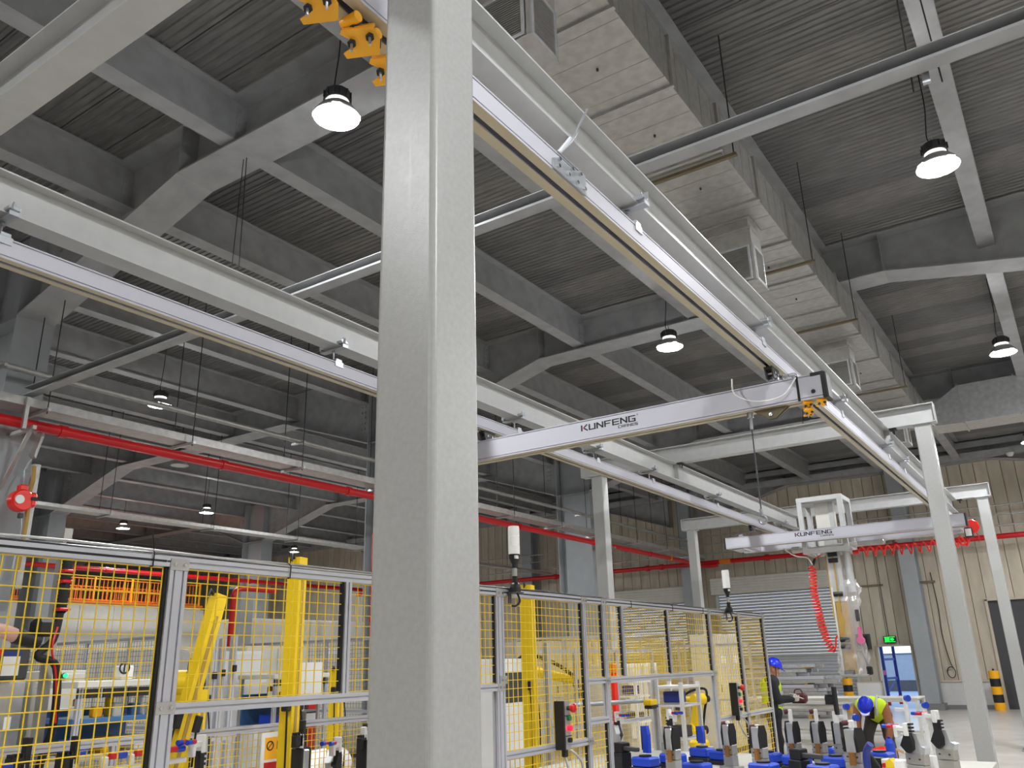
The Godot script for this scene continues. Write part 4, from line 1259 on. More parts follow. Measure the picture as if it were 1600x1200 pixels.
	# push button boxes
	for q in [[-4.93, 1.35, "grey push-button box with red emergency stop on the near fence"], [-8.13, 1.36, "grey push-button box with red emergency stop on the far fence gate"]]:
		var s := thing("button_box", q[2], "control box", Vector3(X + 0.055, q[1], q[0]), 0, "push-button boxes on the fence")
		bx(s, "housing", M.galv, Vector3(0, 0.02, 0), Vector3(0.06, 0.29, 0.075), 0.004)
		bx(s, "back_strip", M.black, Vector3(-0.0, 0.02, 0.047), Vector3(0.07, 0.29, 0.018), 0.002)
		var b := G.new()
		b.cyl(Vector3(0.03, 0.12, -0.005), Vector3(0.055, 0.12, -0.005), 0.014, 14)
		gp(s, "stop_stem", b, M.dark_grey)
		b = G.new()
		b.lathe([[0.0, 0.0], [0.02, 0.0], [0.027, 0.012], [0.027, 0.026], [0.018, 0.034], [0.0, 0.036]], 18, Transform3D(Basis(Vector3(0, 0, 1), -PI / 2), Vector3(0.055, 0.12, -0.005)))
		gp(s, "stop_button", b, M.red)
		cy(s, "green_button", M.green, Vector3(0.03, 0.06, -0.005), Vector3(0.05, 0.06, -0.005), 0.016, 14)
		cy(s, "lit_button", M.button_red, Vector3(0.03, -0.0, -0.005), Vector3(0.055, -0.0, -0.005), 0.017, 14)
		cy(s, "black_button", M.black, Vector3(0.03, -0.07, -0.005), Vector3(0.05, -0.07, -0.005), 0.015, 14)
		for y in [0.075, -0.045]:
			bx(s, "cable_tie", M.rubber, Vector3(0, y, 0), Vector3(0.066, 0.005, 0.08))
		bx(s, "gland", M.black, Vector3(0, -0.145, 0.0), Vector3(0.035, 0.05, 0.035), 0.006)
		tb(s, "cable_loop", M.galv, smooth([Vector3(0.0, -0.16, 0.0), Vector3(0.03, -0.25, 0.0), Vector3(0.05, -0.31, -0.05), Vector3(0.05, -0.29, -0.12), Vector3(0.04, -0.2, -0.13), Vector3(0.0, -0.13, -0.06), Vector3(-0.04, -0.12, -0.02)], 6), 0.0075, 7)


# ---------------------------------------------------------------- machines and cells behind the fence
func wire_fence(called: String, label: String, a: Vector3, b: Vector3, h: float, posts: int, m: Material, pitch := 0.05, low := 0.15, pm: Material = null) -> Node3D:
	var t := thing(called, label, "fence", a, 0, "inner cell fences")
	var d := b - a
	prof(t, "top_rail", Vector3(0, h - 0.02, 0), d + Vector3(0, h - 0.02, 0), 0.04, 0.04, pm)
	prof(t, "mid_rail", Vector3(0, h * 0.52, 0), d + Vector3(0, h * 0.52, 0), 0.04, 0.04, pm)
	for i in posts:
		var p := d * (float(i) / (posts - 1))
		prof(t, "post", p, p + Vector3(0, h - 0.04, 0), 0.04, 0.04, pm)
		if i > 0:
			var q := d * (float(i - 1) / (posts - 1))
			var e := d.normalized() * 0.03
			mesh_panel(t, q + e + Vector3(0, low, 0), p - e + Vector3(0, h * 0.5, 0), pitch, 0.0038, m)
			mesh_panel(t, q + e + Vector3(0, h * 0.54, 0), p - e + Vector3(0, h - 0.05, 0), pitch, 0.0038, m)
	return t

func cabinet(label: String, at: Vector3, s: Vector3, m: Material, turn := 0.0, dark := false) -> Node3D:
	var t := thing("control_cabinet", label, "cabinet", at, turn, "machine cabinets")
	bx(t, "body", m, Vector3(0, s.y / 2 + 0.05, 0), Vector3(s.x, s.y - 0.1, s.z), 0.008)
	bx(t, "plinth", M.dark_grey, Vector3(0, 0.05, 0), Vector3(s.x - 0.04, 0.1, s.z - 0.04))
	var n := 2 if s.z > 0.9 else 1
	for i in n:
		var w := s.z / n - 0.03
		var d := bx(t, "door", m, Vector3(s.x / 2 + 0.008, s.y / 2 + 0.05, -s.z / 2 + (i + 0.5) * s.z / n), Vector3(0.018, s.y - 0.16, w), 0.004)
		bx(d, "handle", M.dark_grey, Vector3(0.018, 0.05, w * 0.38), Vector3(0.02, 0.14, 0.025), 0.004)
		bx(d, "window" if dark else "nameplate", M.dark_grey if dark else M.white, Vector3(0.011, s.y * 0.26, 0), Vector3(0.006, s.y * (0.22 if dark else 0.06), w * (0.7 if dark else 0.4)))
	return t

func robot(label: String, at: Vector3, turn: float, s: float, a1: float, a2: float) -> void:
	var t := thing("robot_arm", label, "robot", at, turn, "yellow industrial robots")
	t.scale = Vector3.ONE * s
	var g := G.new()
	g.box(Vector3(0, 0.25, 0), Vector3(0.5, 0.5, 0.5), Basis.IDENTITY, 0.03)
	gp(t, "pedestal", g, M.off_white)
	g = G.new()
	g.lathe([[0.0, 0.5], [0.24, 0.5], [0.24, 0.6], [0.19, 0.66], [0.19, 0.86], [0.0, 0.86]], 20)
	gp(t, "turret", g, M.post_yellow)
	var p0 := Vector3(0.1, 0.85, 0)
	var p1 := p0 + Vector3(sin(a1), cos(a1), 0) * 0.75
	var p2 := p1 + Vector3(sin(a2), cos(a2), 0) * 0.75
	g = G.new()
	g.cyl(p0 + Vector3(0, 0, -0.15), p0 + Vector3(0, 0, 0.15), 0.16, 18)
	g.bar(p0, p1, 0.16, 0.2, Vector3(0, 0, 1))
	gp(t, "lower_arm", g, M.post_yellow)
	g = G.new()
	g.cyl(p1 + Vector3(0, 0, -0.16), p1 + Vector3(0, 0, 0.16), 0.13, 18)
	g.cyl(p1, p2, 0.09, 14, 0.06)
	gp(t, "upper_arm", g, M.post_yellow)
	g = G.new()
	g.cyl(p1 + Vector3(0, 0, 0.16), p1 + Vector3(0, 0, 0.3), 0.08, 14)
	gp(t, "motor", g, M.black)
	g = G.new()
	g.cyl(p0 + Vector3(0, 0, 0.15), p0 + Vector3(0, 0, 0.32), 0.1, 14)
	gp(t, "motor", g, M.black)
	g = G.new()
	g.cyl(p2, p2 + Vector3(0.04, -0.12, 0), 0.06, 14)
	g.box(p2 + Vector3(0.05, -0.2, 0), Vector3(0.14, 0.12, 0.18), Basis.IDENTITY, 0.01)
	gp(t, "gripper", g, M.dark_grey)
	tb(t, "dress_cable", M.rubber, smooth([p0 + Vector3(-0.15, 0, 0.1), p0 + Vector3(-0.2, 0.4, 0.16), p1 + Vector3(-0.1, 0.2, 0.18), (p1 + p2) / 2 + Vector3(0, 0.2, 0.12), p2 + Vector3(0, 0.05, 0.06)], 6), 0.03, 8)

func light_post(label: String, at: Vector3, h: float, lean := 0.0, w := 0.1) -> void:
	var t := thing("light_curtain_post", label, "post", at, 0, "yellow light-curtain posts")
	t.rotation.x = lean
	t.rotation.y = 0.25 if lean == 0.0 else 0.0
	var g := G.new()
	var a := w / 2
	g.prism([Vector2(-a, -a), Vector2(a, -a), Vector2(a, a), Vector2(a * 0.3, a), Vector2(a * 0.3, a * 0.6), Vector2(-a * 0.3, a * 0.6), Vector2(-a * 0.3, a), Vector2(-a, a)], h, Transform3D(Basis(Vector3.RIGHT, Vector3(0, 0, -1), Vector3.UP), Vector3(0, h / 2, 0)))
	gp(t, "profile", g, M.post_yellow)
	bx(t, "top_cap", M.post_yellow, Vector3(0, h + 0.004, 0), Vector3(w * 1.02, 0.008, w * 1.02))
	bx(t, "mirror_strip", M.wood, Vector3(a * 1.02, h * 0.5, 0), Vector3(0.004, h * 0.9, w * 0.3))
	bx(t, "base_plate", M.post_yellow, Vector3(0, 0.006, 0), Vector3(w * 2, 0.012, w * 2))
	for s in [-1.0, 1.0]:
		bx(t, "sensor_block", M.black, Vector3(0.02, 1.55, s * (a + 0.025)), Vector3(0.05, 0.08, 0.045), 0.006)
	tb(t, "sensor_cable", M.rubber, smooth([Vector3(0.03, 1.52, a + 0.03), Vector3(0.05, 1.2, a + 0.05), Vector3(0.03, 0.8, a + 0.02), Vector3(0.04, 0.3, a + 0.03)], 5), 0.006)
	tb(t, "sensor_cable", M.rubber, smooth([Vector3(0.03, 1.52, -a - 0.03), Vector3(0.05, 1.2, -a - 0.06), Vector3(0.04, 0.7, -a - 0.04), Vector3(0.04, 0.3, -a - 0.03)], 5), 0.006)
	tb(t, "top_eyelet", M.black, [Vector3(0.0, h, a), Vector3(0.0, h + 0.02, a + 0.02), Vector3(0, h - 0.02, a + 0.03)], 0.01)

func cells() -> void:
	light_post("tall yellow light-curtain post left of the big post", Vector3(-4.25, 0, -3.8), 2.44, 0.0, 0.088)
	light_post("leaning yellow post behind the fence near its double upright", Vector3(-3.97, 0, -2.5), 2.2, -0.225, 0.07)
	light_post("yellow light-curtain post right of the big post", Vector3(-4.6, 0, -7.1), 2.48, 0.0, 0.12)
	light_post("short yellow post low behind the left fence", Vector3(-6.0, 0, -5.92), 1.75, 0.0, 0.1)
	# fences of the cells
	wire_fence("cell_fence", "grey mesh cell fence across the far left background", Vector3(-13.1, 0, -6.4), Vector3(-9.2, 0, -6.4), 2.19, 5, M.mesh_grey, 0.06)
	wire_fence("cell_fence", "grey mesh cell fence behind the tall yellow post", Vector3(-12.9, 0, -9.7), Vector3(-8.2, 0, -9.7), 2.19, 6, M.mesh_grey, 0.06)
	wire_fence("cell_fence", "low rail fence with fine mesh just behind the left fence", Vector3(-4.6, 0, -1.6), Vector3(-4.6, 0, -5.4), 1.42, 4, M.mesh_yellow, 0.04)
	wire_fence("cell_fence", "dense yellow mesh fence behind the right-hand light-curtain post", Vector3(-9.0, 0, -13.4), Vector3(-6.3, 0, -14.2), 2.2, 4, M.mesh_yellow, 0.05)
	wire_fence("cell_fence", "yellow mesh fence running back beside the white crane post", Vector3(-8.6, 0, -14.6), Vector3(-7.7, 0, -18.3), 2.2, 6, M.mesh_yellow, 0.05)
	wire_fence("cell_fence", "yellow mesh fence deep behind the open fence bay", Vector3(-7.2, 0, -15.2), Vector3(-5.2, 0, -15.3), 2.0, 4, M.mesh_yellow, 0.05)
	wire_fence("cell_fence", "grey framed mesh fence inside the right-hand cell", Vector3(-5.6, 0, -8.6), Vector3(-5.4, 0, -11.6), 1.9, 4, M.mesh_yellow, 0.05)
	# white booth with orange railing in the far aisle
	var b := thing("machine_booth", "large white booth with a roof platform in the far left aisle", "booth", Vector3(-31.5, 0, -18.0))
	bx(b, "shell", M.off_white, Vector3(0, 2.12, 0), Vector3(3.0, 4.24, 7.6), 0.02)
	for i in 6:
		bx(b, "wall_panel", M.off_white, Vector3(1.51, 2.1, -3.3 + i * 1.3), Vector3(0.03, 4.1, 1.28), 0.006)
	bx(b, "platform_edge", M.orange, Vector3(0, 4.28, 0), Vector3(3.1, 0.08, 7.7))
	var r := thing("platform_railing", "orange barred railing on top of the white booth", "railing", Vector3(-30.1, 4.32, -18.0))
	for y in [0.05, 0.42, 0.8]:
		bx(r, "rail", M.orange, Vector3(0, y, 0), Vector3(0.04, 0.04, 7.6))
	for i in 48:
		bx(r, "baluster", M.orange, Vector3(0, 0.42, -3.76 + i * 0.16), Vector3(0.025, 0.76, 0.025))
	for i in 6:
		bx(r, "stanchion", M.clip_yellow, Vector3(0.01, 0.43, -3.75 + i * 1.5), Vector3(0.06, 0.86, 0.06))
	var r2 := thing("platform_railing", "orange barred railing at the back of the booth roof", "railing", Vector3(-32.9, 4.32, -18.0))
	bx(r2, "rail", M.orange, Vector3(0, 0.8, 0), Vector3(0.04, 0.04, 7.6))
	bx(r2, "rail", M.orange, Vector3(0, 0.05, 0), Vector3(0.04, 0.04, 7.6))
	for i in 40:
		bx(r2, "baluster", M.orange, Vector3(0, 0.42, -3.76 + i * 0.192), Vector3(0.025, 0.76, 0.025))
	# enclosures and cabinets, far to near
	cabinet("wide pale enclosure behind the grey mesh fence, far left", Vector3(-14.2, 0, -8.0), Vector3(1.2, 2.15, 3.4), M.off_white)
	cabinet("pale enclosure behind the tall yellow post", Vector3(-13.7, 0, -12.2), Vector3(1.0, 2.7, 3.2), M.off_white)
	cabinet("white cabinet with small windows left of the riser pipe", Vector3(-12.9, 0, -10.6), Vector3(0.5, 1.8, 0.7), M.white, 0.0, true)
	cabinet("pale grey cabinet with a green indicator behind the left fence", Vector3(-8.2, 0, -4.38), Vector3(0.5, 1.8, 0.42), M.off_white)
	cabinet("narrow grey cabinet next to the one with the green indicator", Vector3(-8.3, 0, -3.95), Vector3(0.5, 1.74, 0.3), M.galv)
	cabinet("tall white cabinet left of the leaning yellow post", Vector3(-9.6, 0, -7.4), Vector3(0.6, 2.0, 0.8), M.white)
	cabinet("pale cabinet between leaning pole and yellow post", Vector3(-10.6, 0, -8.9), Vector3(0.6, 2.1, 1.2), M.off_white)
	cabinet("white machine with a dark window right of the big post", Vector3(-7.3, 0, -10.35), Vector3(0.6, 1.82, 0.9), M.white, 0.0, true)
	cabinet("cream enclosure behind the right-hand yellow mesh", Vector3(-10.4, 0, -17.5), Vector3(1.2, 2.2, 3.0), M.off_white)
	cabinet("cream enclosure beyond the open fence bay", Vector3(-6.6, 0, -13.0), Vector3(0.7, 1.7, 1.2), M.off_white)
	cabinet("tall cream panel standing under the far crane post", Vector3(-6.4, 0, -16.8), Vector3(0.5, 2.2, 1.4), M.off_white)
	var led := thing("indicator_light", "small green light on the pale cabinet, left", "indicator", Vector3(-7.91, 1.755, -4.36))
	cy(led, "lens", M.led_green, Vector3(0, 0, 0), Vector3(0.03, 0, 0), 0.018, 12)
	cy(led, "bezel", M.black, Vector3(-0.01, 0, 0), Vector3(0.01, 0, 0), 0.024, 12)
	robot("yellow robot behind the leaning pole", Vector3(-8.8, 0, -6.2), 2.2, 1.05, -0.3, 1.7)
	robot("yellow robot behind the right-hand yellow post", Vector3(-8.2, 0, -12.0), 0.6, 1.05, 0.3, 1.8)
	robot("yellow robot in the dense mesh cell", Vector3(-9.9, 0, -14.7), 2.8, 1.0, -0.2, 1.5)
	robot("yellow robot close to the far fence gate", Vector3(-5.9, 0, -14.3), 2.6, 0.7, -0.3, 1.6)
	# assembly benches with blue frames
	for q in [[Vector3(-7.2, 0, -4.35), "blue framed assembly bench with parts, behind the left fence"], [Vector3(-8.4, 0, -7.4), "blue framed assembly bench behind the fence upright"]]:
		var t := thing("assembly_bench", q[1], "bench", q[0], 0, "blue assembly benches")
		for sz in [-0.4, 0.4]:
			for sx in [-0.3, 0.3]:
				prof(t, "leg", Vector3(sx, 0, sz), Vector3(sx, 1.7, sz))
		for y in [0.6, 1.12, 1.4]:
			bx(t, "shelf", M.machine_blue if y != 1.12 else M.galv, Vector3(0, y, 0), Vector3(0.62, 0.04, 0.84), 0.003)
		bx(t, "canopy", M.off_white, Vector3(0, 1.68, 0), Vector3(0.66, 0.05, 0.88), 0.004)
		bx(t, "backboard", M.machine_blue, Vector3(-0.28, 1.3, 0), Vector3(0.02, 0.36, 0.8))
		for i in 4:
			bx(t, "dark_slot", M.black, Vector3(0.31, 1.61, -0.33 + i * 0.22), Vector3(0.02, 0.07, 0.19))
		for i in 3:
			var p := bx(t, "parts_bin", [M.white, M.clip_yellow, M.blue][i], Vector3(0.1, 1.2, -0.28 + i * 0.28), Vector3(0.2, 0.12, 0.16), 0.008)
			bx(p, "bin_lip", M.dark_grey, Vector3(0.1, 0.05, 0), Vector3(0.01, 0.02, 0.15))
		for i in 5:
			bx(t, "part_block", [M.white, M.machine_blue, M.off_white, M.clip_yellow, M.white][i], Vector3(0.18, 1.46, -0.34 + i * 0.17), Vector3(0.08, 0.09 + 0.02 * (i % 3), 0.08), 0.01)
		for i in 3:
			cy(t, "fixture_pin", [M.white, M.post_yellow, M.copper][i], Vector3(0.05, 1.42, -0.3 + i * 0.28), Vector3(0.09, 1.56, -0.27 + i * 0.28), 0.035, 10)
	# teach-pendant box, sleeve and hose at the far left
	var cb := thing("pendant_box", "dark pendant box with white label behind the left fence", "control box", Vector3(-5.0, 1.75, -2.42))
	bx(cb, "case", M.dark_grey, Vector3(0, 0.07, 0), Vector3(0.1, 0.17, 0.2), 0.01)
	bx(cb, "label_plate", M.white, Vector3(0.053, 0.06, 0.0), Vector3(0.006, 0.1, 0.09))
	bx(cb, "label_header", M.blue_dark, Vector3(0.053, 0.125, -0.0), Vector3(0.007, 0.025, 0.1))
	cy(cb, "stop_button", M.red, Vector3(0.05, 0.13, 0.08), Vector3(0.085, 0.13, 0.08), 0.02, 12)
	bx(cb, "stand", M.galv, Vector3(0, -0.88, 0), Vector3(0.05, 1.74, 0.05))
	bx(cb, "foot", M.galv, Vector3(0, -1.745, 0), Vector3(0.3, 0.01, 0.3))
	var sl := thing("cable_sleeve", "pink cable sleeve with a black end reaching in from the left", "cable sleeve", Vector3(-4.5, 1.98, -2.0))
	tb(sl, "sleeve", M.pink_sleeve, smooth([Vector3(0.05, 0.03, 0.5), Vector3(0.0, 0.02, 0.2), Vector3(0, 0, -0.08), Vector3(0, -0.03, -0.2)], 6), 0.035, 12)
	var kg := G.new()
	kg.cyl(Vector3(0, -0.03, -0.2), Vector3(0, -0.06, -0.32), 0.04, 12)
	kg.box(Vector3(0, 0.01, -0.33), Vector3(0.1, 0.09, 0.1), Basis.IDENTITY, 0.02)
	gp(sl, "connector", kg, M.black)
	bx(sl, "support_arm", M.galv, Vector3(0, -0.25, 0.3), Vector3(0.05, 0.5, 0.05))
	bx(sl, "support_post", M.galv, Vector3(0, -1.24, 0.3), Vector3(0.06, 1.48, 0.06))
	var hs := thing("cable_bundle", "black corrugated cable bundle hanging behind the left fence", "cable bundle", Vector3(-5.0, 0, -2.68))
	var pts := []
	for i in 40:
		var y := 2.5 - i * 0.01
		pts.append(Vector3(0.012 * (i % 2), y, 0.0))
	tb(hs, "corrugated_hose", M.rubber, pts, 0.03, 8)
	tb(hs, "lower_hose", M.rubber, smooth([Vector3(0, 2.1, 0), Vector3(0.02, 1.95, 0.03), Vector3(0.05, 1.86, 0.12), Vector3(0.04, 1.8, 0.0), Vector3(0.02, 1.5, -0.04), Vector3(0.0, 1.2, 0.0), Vector3(0, 0.3, 0.02), Vector3(0.0, 0.03, 0.05)], 6), 0.022, 8)
	tb(hs, "red_wire", M.red, smooth([Vector3(0.03, 2.02, 0.02), Vector3(0.06, 1.9, 0.05), Vector3(0.05, 1.75, 0.0), Vector3(0.04, 1.5, -0.04)], 6), 0.007)
	for y in [2.34, 2.28, 2.12]:
		bx(hs, "red_tie", M.red, Vector3(0.01, y, 0), Vector3(0.07, 0.018, 0.07), 0.004)
	bx(hs, "drop_post", M.galv, Vector3(-0.06, 1.3, 0), Vector3(0.05, 2.6, 0.05))
	# red safety sign on the low fence, whiteboard, fire box
	var sg := thing("safety_sign", "white, yellow and red warning sign on the low fence", "sign", Vector3(-4.56, 1.23, -3.96))
	bx(sg, "board", M.white, Vector3(0, 0.02, 0), Vector3(0.006, 0.24, 0.21))
	bx(sg, "warning_field", M.clip_yellow, Vector3(0.004, 0.045, 0), Vector3(0.003, 0.13, 0.15))
	bx(sg, "warning_strip", M.red, Vector3(0.004, -0.06, 0), Vector3(0.003, 0.045, 0.15))
	var sgg := G.new()
	sgg.lathe([[0.022, 0.0], [0.03, 0.0], [0.03, 0.002], [0.022, 0.002]], 20, Transform3D(Basis(Vector3(0, 0, 1), -PI / 2), Vector3(0.005, 0.06, 0.035)))
	sgg.box(Vector3(0.006, 0.06, 0.035), Vector3(0.002, 0.005, 0.055), Basis(Vector3.RIGHT, 0.8))
	gp(sg, "prohibition_ring", sgg, M.black)
	bx(sg, "pictogram", M.black, Vector3(0.006, 0.06, -0.035), Vector3(0.002, 0.05, 0.03))
	var wb := thing("notice_board", "plain white notice board behind the tall yellow post", "board", Vector3(-7.9, 1.42, -7.34))
	bx(wb, "panel", M.white, Vector3(0, 0.2, 0), Vector3(0.02, 0.42, 0.42), 0.003)
	for z in [-0.19, 0.19]:
		bx(wb, "leg", M.galv, Vector3(-0.03, -0.62, z), Vector3(0.03, 1.6, 0.03))
	var fx := thing("fire_cabinet", "narrow dark red fire cabinet standing in the left background", "cabinet", Vector3(-12.3, 0, -11.4))
	bx(fx, "body", M.maroon, Vector3(0, 0.9, 0), Vector3(0.3, 1.8, 0.24), 0.01)
	bx(fx, "door", M.red, Vector3(0.155, 0.95, 0), Vector3(0.01, 1.5, 0.2))
	# orange marked stand and cross pipe in the open bay
	var os := thing("orange_stand", "slim orange upright stand in the open fence bay", "stand", Vector3(-5.2, 0, -10.0))
	bx(os, "upright", M.hose_red, Vector3(0, 0.8, 0), Vector3(0.05, 1.6, 0.09), 0.005)
	bx(os, "foot", M.dark_grey, Vector3(0, 0.01, 0), Vector3(0.3, 0.02, 0.3))
	bx(os, "top_block", M.orange, Vector3(0, 1.66, 0), Vector3(0.07, 0.12, 0.1), 0.01)
	var cp := thing("probe_arm", "horizontal steel tube with yellow-black gripper in the open bay", "arm", Vector3(-4.6, 1.34, -8.2))
	cy(cp, "tube", M.zinc, Vector3(0, 0, 0.75), Vector3(0.35, -0.01, -0.6), 0.022, 10)
	bx(cp, "gripper", M.post_yellow, Vector3(0.4, -0.03, -0.7), Vector3(0.1, 0.06, 0.16), 0.01)
	bx(cp, "gripper_pad", M.black, Vector3(0.4, -0.075, -0.72), Vector3(0.09, 0.04, 0.18), 0.01)
	prof(cp, "upright", Vector3(0, -1.34, 0.78), Vector3(0, 0.6, 0.78), 0.06, 0.06)
	prof(cp, "upright", Vector3(0.42, -1.34, -0.8), Vector3(0.42, 0.3, -0.8), 0.05, 0.05)
	# white frame racks
	for q in [[Vector3(-4.2, 0, -9.6), "white parts rack with small bins beyond the open bay"], [Vector3(-5.9, 0, -11.9), "white parts rack deeper in the right-hand cell"]]:
		var t := thing("parts_rack", q[1], "rack", q[0], 0, "white parts racks")
		for sx in [-0.18, 0.18]:
			for sz in [-0.25, 0.25]:
				bx(t, "leg", M.white, Vector3(sx, 0.75, sz), Vector3(0.04, 1.5, 0.04))
		for y in [0.5, 0.9, 1.25, 1.45]:
			bx(t, "shelf", M.white, Vector3(0, y, 0), Vector3(0.4, 0.025, 0.54))
		for i in 3:
			bx(t, "bin", [M.off_white, M.dark_grey, M.blue_dark][i], Vector3(0.03, 0.6 + i * 0.37, -0.1 + 0.1 * i), Vector3(0.2, 0.12, 0.2), 0.01)


# ---------------------------------------------------------------- assembly fixtures on the loading table
func clamp_fixture(at: Vector3, turn: float, label: String, kind: int, s := 1.0, h := 0.42) -> void:
	# h: height of the head above the table
	var t := thing("clamp_fixture", label, "clamp", at, turn, "clamp fixtures on the loading table")
	t.scale = Vector3(s, 1, s)
	bx(t, "foot_plate", M.galv, Vector3(0, 0.008, 0), Vector3(0.14, 0.016, 0.12), 0.002)
	bx(t, "pillar", M.galv, Vector3(0.0, 0.05, 0), Vector3(0.1, 0.085, 0.06), 0.003)
	var pl := bx(t, "pillar_plate", M.galv, Vector3(0.0, 0.13, 0), Vector3(0.11, 0.07, 0.05), 0.003)
	for q in [[-0.03, 0.0], [0.03, 0.0]]:
		cy(pl, "screw", M.dark_grey, Vector3(q[0], q[1], 0.024), Vector3(q[0], q[1], 0.028), 0.006, 8)
	var g := G.new()
	if kind == 0:
		# side on: grey cheek, black tear-shaped lever, arm and white bracket with coloured pins
		g.prism([Vector2(-0.05, 0.16), Vector2(0.06, 0.16), Vector2(0.07, 0.2), Vector2(0.045, 0.21), Vector2(0.03, 0.285), Vector2(-0.03, 0.285), Vector2(-0.055, 0.22)], 0.045)
		gp(t, "clamp_body", g, M.galv_bright)
		g = G.new()
		g.prism([Vector2(-0.03, 0.17), Vector2(-0.015, 0.165), Vector2(0.012, 0.19), Vector2(0.016, 0.24), Vector2(0.004, 0.29), Vector2(0.004, h - 0.08), Vector2(-0.03, h - 0.08), Vector2(-0.028, 0.28), Vector2(-0.06, 0.21)], 0.03, Transform3D(Basis.IDENTITY, Vector3(0, 0, 0.03)))
		gp(t, "lever", g, M.black)
		for k in 3:
			bx(t, "lever_tooth", M.black, Vector3(0.012, 0.3 + k * 0.022, 0.03), Vector3(0.02, 0.012, 0.028), 0.002)
		var b := bx(t, "bracket", M.white, Vector3(-0.012, h - 0.05, 0.03), Vector3(0.03, 0.08, 0.04), 0.004)
		bx(b, "tongue", M.white, Vector3(-0.04, 0.0, 0.0), Vector3(0.055, 0.026, 0.03), 0.003)
		bx(b, "drop_leg", M.white, Vector3(-0.065, -0.015, 0.0), Vector3(0.022, 0.075, 0.032), 0.003)
		for zz in [-0.03, 0.02]:
			cy(b, "red_collar", M.red, Vector3(-0.076, 0.015, zz), Vector3(-0.105, 0.015, zz), 0.011, 12)
			cy(b, "blue_tip", M.blue, Vector3(-0.105, 0.015, zz), Vector3(-0.135, 0.015, zz), 0.012, 12)
	elif kind == 1:
		# end on: grey core between black cheeks, white pin holder
		bx(t, "clamp_body", M.galv_bright, Vector3(0, 0.23, 0), Vector3(0.06, 0.15, 0.07), 0.006)
		for sx in [-1.0, 1.0]:
			g = G.new()
			g.prism([Vector2(-0.03, 0.16), Vector2(0.03, 0.17), Vector2(0.035, 0.26), Vector2(0.02, 0.315), Vector2(-0.02, 0.315), Vector2(-0.035, 0.25)], 0.016, Transform3D(Basis(Vector3(0, 0, -1), Vector3.UP, Vector3.RIGHT), Vector3(sx * 0.04, 0, 0)))
			gp(t, "cheek", g, M.black)
		bx(t, "pin_holder", M.white, Vector3(0, (0.31 + h) / 2, 0), Vector3(0.022, h - 0.31, 0.03), 0.004)
		cy(t, "pin", M.maroon, Vector3(-0.012, h - 0.015, 0.0), Vector3(-0.04, h - 0.02, 0.02), 0.018, 12)
		bx(t, "copper_shunt", M.copper, Vector3(0.01, 0.12, 0.04), Vector3(0.025, 0.08, 0.02))
	else:
		# tall black locator tower
		bx(t, "clamp_body", M.galv_bright, Vector3(0, 0.23, 0), Vector3(0.06, 0.15, 0.07), 0.006)
		bx(t, "cheek", M.black, Vector3(0.04, 0.235, 0), Vector3(0.018, 0.16, 0.07), 0.006)
		bx(t, "cheek", M.black, Vector3(-0.04, 0.235, 0), Vector3(0.018, 0.16, 0.07), 0.006)
		bx(t, "bracket", M.white, Vector3(-0.02, 0.34, 0), Vector3(0.04, 0.09, 0.03), 0.004)
		bx(t, "tower", M.black, Vector3(0, (0.36 + h) / 2, 0), Vector3(0.028, h - 0.36, 0.03), 0.003)
		bx(t, "tower_arm", M.black, Vector3(-0.05, h - 0.1, 0), Vector3(0.075, 0.06, 0.03), 0.003)
		for k in 3:
			bx(t, "tower_tooth", M.black, Vector3(-0.075 + k * 0.025, h - 0.065, 0), Vector3(0.01, 0.016, 0.03))

func blue_block(at: Vector3, label: String, turn := 0.0, s := 1.0) -> void:
	var t := thing("blue_block", label, "fixture block", at, turn, "blue magnet blocks on the loading table")
	bx(t, "base", M.black, Vector3(0, 0.015, 0), Vector3(0.2 * s, 0.03, 0.15 * s), 0.004)
	bx(t, "body", M.blue, Vector3(0, 0.065, 0), Vector3(0.19 * s, 0.07, 0.14 * s), 0.012)
	cy(t, "ring", M.black, Vector3(0, 0.1, 0), Vector3(0, 0.112, 0), 0.05 * s, 20)

